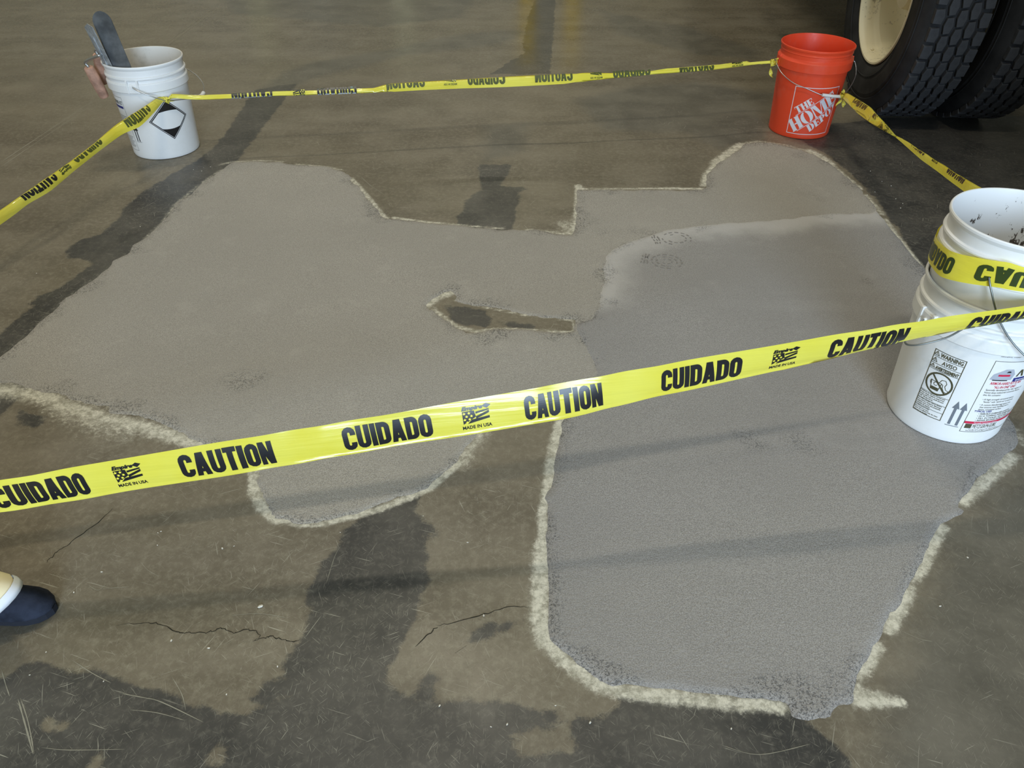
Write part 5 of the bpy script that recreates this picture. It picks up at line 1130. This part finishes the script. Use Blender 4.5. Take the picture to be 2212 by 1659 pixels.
hem([(v(-1.100, .83, .30), A1, .074, .066), (v(-1.037, .828, .18), (-.35, 0, 1), .080, .066), (v(-0.987, .822, .112), (-.5, 0, 1), .098, .060), (v(-0.959, .822, .088), (-.6, 0, 1), .112, .055), (v(-0.955, .822, .076), (-.6, 0, 1), .108, .052)], 0, M_CREAM, 'trouser_leg')
hem([(v(-0.957, .822, .086), (-.6, 0, 1), .1125, .0560), (v(-0.952, .822, .079), (-.6, 0, 1), .1150, .0572), (v(-0.948, .822, .071), (-.6, 0, 1), .1145, .0568), (v(-0.950, .822, .073), (-.6, 0, 1), .105, .050)], 0, M_CUFF_LIT, 'cuff')  # rolled hem edge; the cool daylight along it is put into its pale colour
hem([(v(-1.55, .62, .36), (.8, 0, 1), .078, .068), (v(-1.66, .62, .25), (.9, 0, 1), .080, .066), (v(-1.725, .62, .18), (.9, 0, 1), .085, .062)], 0, M_CREAM, 'trouser_leg')
def shoe(toe, heel, y, lift, pitch):
    # outline loft from heel to toe; sole and upper
    L = (Vector(toe) - Vector(heel)).length
    st = [(0, .018, .075), (.03, .030, .088), (.10, .032, .092), (.17, .035, .078), (.20, .036, .066), (.23, .037, .056), (.252, .0355, .050), (.270, .030, .044), (.282, .021, .038), (.290, .009, .030)]
    V = []; n = 16; F = []; U = []
    for s, w, hh in st:
        for i in range(n):
            a = 2 * PI * i / n; z = max(-.4, math.sin(a))
            U.append(Vector((s, w * math.cos(a), .018 + (hh - .018) * (z if z > 0 else z * .3))))
    for l in range(len(st) - 1):
        for i in range(n): F.append((l * n + i, l * n + (i + 1) % n, (l + 1) * n + (i + 1) % n, (l + 1) * n + i))
    F += [tuple(range(n)), tuple((len(st) - 1) * n + i for i in range(n))]
    M = Matrix.Translation(Vector(heel) - PO) @ Matrix.Rotation(pitch, 4, 'Y')
    up = smooth(pydata('shoe', [M @ q for q in U], F, M_NAVYC, per), 1.2)
    S = []; G = []
    for z in (0.001, .018):
        for s, w, hh in st: S.append(Vector((s, w - .003, z)))
        for s, w, hh in st[::-1]: S.append(Vector((s, -w + .003, z)))
    k = len(st) * 2
    G = [tuple(range(k)), tuple(range(k, 2 * k))] + [(i, (i + 1) % k, k + (i + 1) % k, k + i) for i in range(k)]
    so = pydata('sole', [M @ q for q in S], G, M_SOLE, up)
    tube('lace', [M @ Vector(q) for q in ((.150, -.028, .072), (.158, 0, .084), (.165, .028, .072))], .002, M_NAVYC, up)
    return up
shoe((-.857, .876, 0), (-1.147, .874, 0.0), 0, 0, 0.0)
shoe((-1.585, .62, 0), (-1.845, .62, .135), 0, 0, 0.485)
# head details
hd = Vector(v(-1.255, .72, 1.645))
bm = bmesh.new(); bmesh.ops.create_uvsphere(bm, u_segments=24, v_segments=16, radius=1)
for q in bm.verts: q.co = Vector((q.co.x * .100 - .012, q.co.y * .086, q.co.z * .115 + .03)) + hd
bmesh.ops.bisect_plane(bm, geom=bm.verts[:] + bm.edges[:] + bm.faces[:], plane_co=hd + Vector((.045, 0, .03)), plane_no=Vector((1, 0, -.75)).normalized(), clear_outer=True)
smooth(obj('hair', bm, M_HAIR, per))
bm = bmesh.new(); bmesh.ops.create_cone(bm, cap_ends=True, segments=8, radius1=.016, radius2=.006, depth=.045)
for q in bm.verts: q.co = Vector((q.co.x + .092, q.co.y, q.co.z - .012)) + hd
smooth(obj('nose', bm, M_SKIN, per))
for s in (-1, 1):
    bm = bmesh.new(); bmesh.ops.create_uvsphere(bm, u_segments=12, v_segments=8, radius=.011)
    for q in bm.verts: q.co += hd + Vector((.080, s * .031, .008))
    obj('eye', bm, simple('eye_dark', (.05, .04, .03), .2) if s < 0 else bpy.data.materials['eye_dark'], per)
    bm = bmesh.new(); bmesh.ops.create_uvsphere(bm, u_segments=12, v_segments=8, radius=1)
    for q in bm.verts: q.co = Vector((q.co.x * .018, q.co.y * .008, q.co.z * .03)) + hd + Vector((-.005, s * .088, -.005))
    smooth(obj('ear', bm, M_SKIN, per))
bm = bmesh.new(); box(bm, (-.004, -.022, -.003), (.004, .022, .003), Matrix.Translation(hd + Vector((.082, 0, -.045))), bev=.002); obj('mouth', bm, simple('lips', (.40, .17, .14), .5), per)
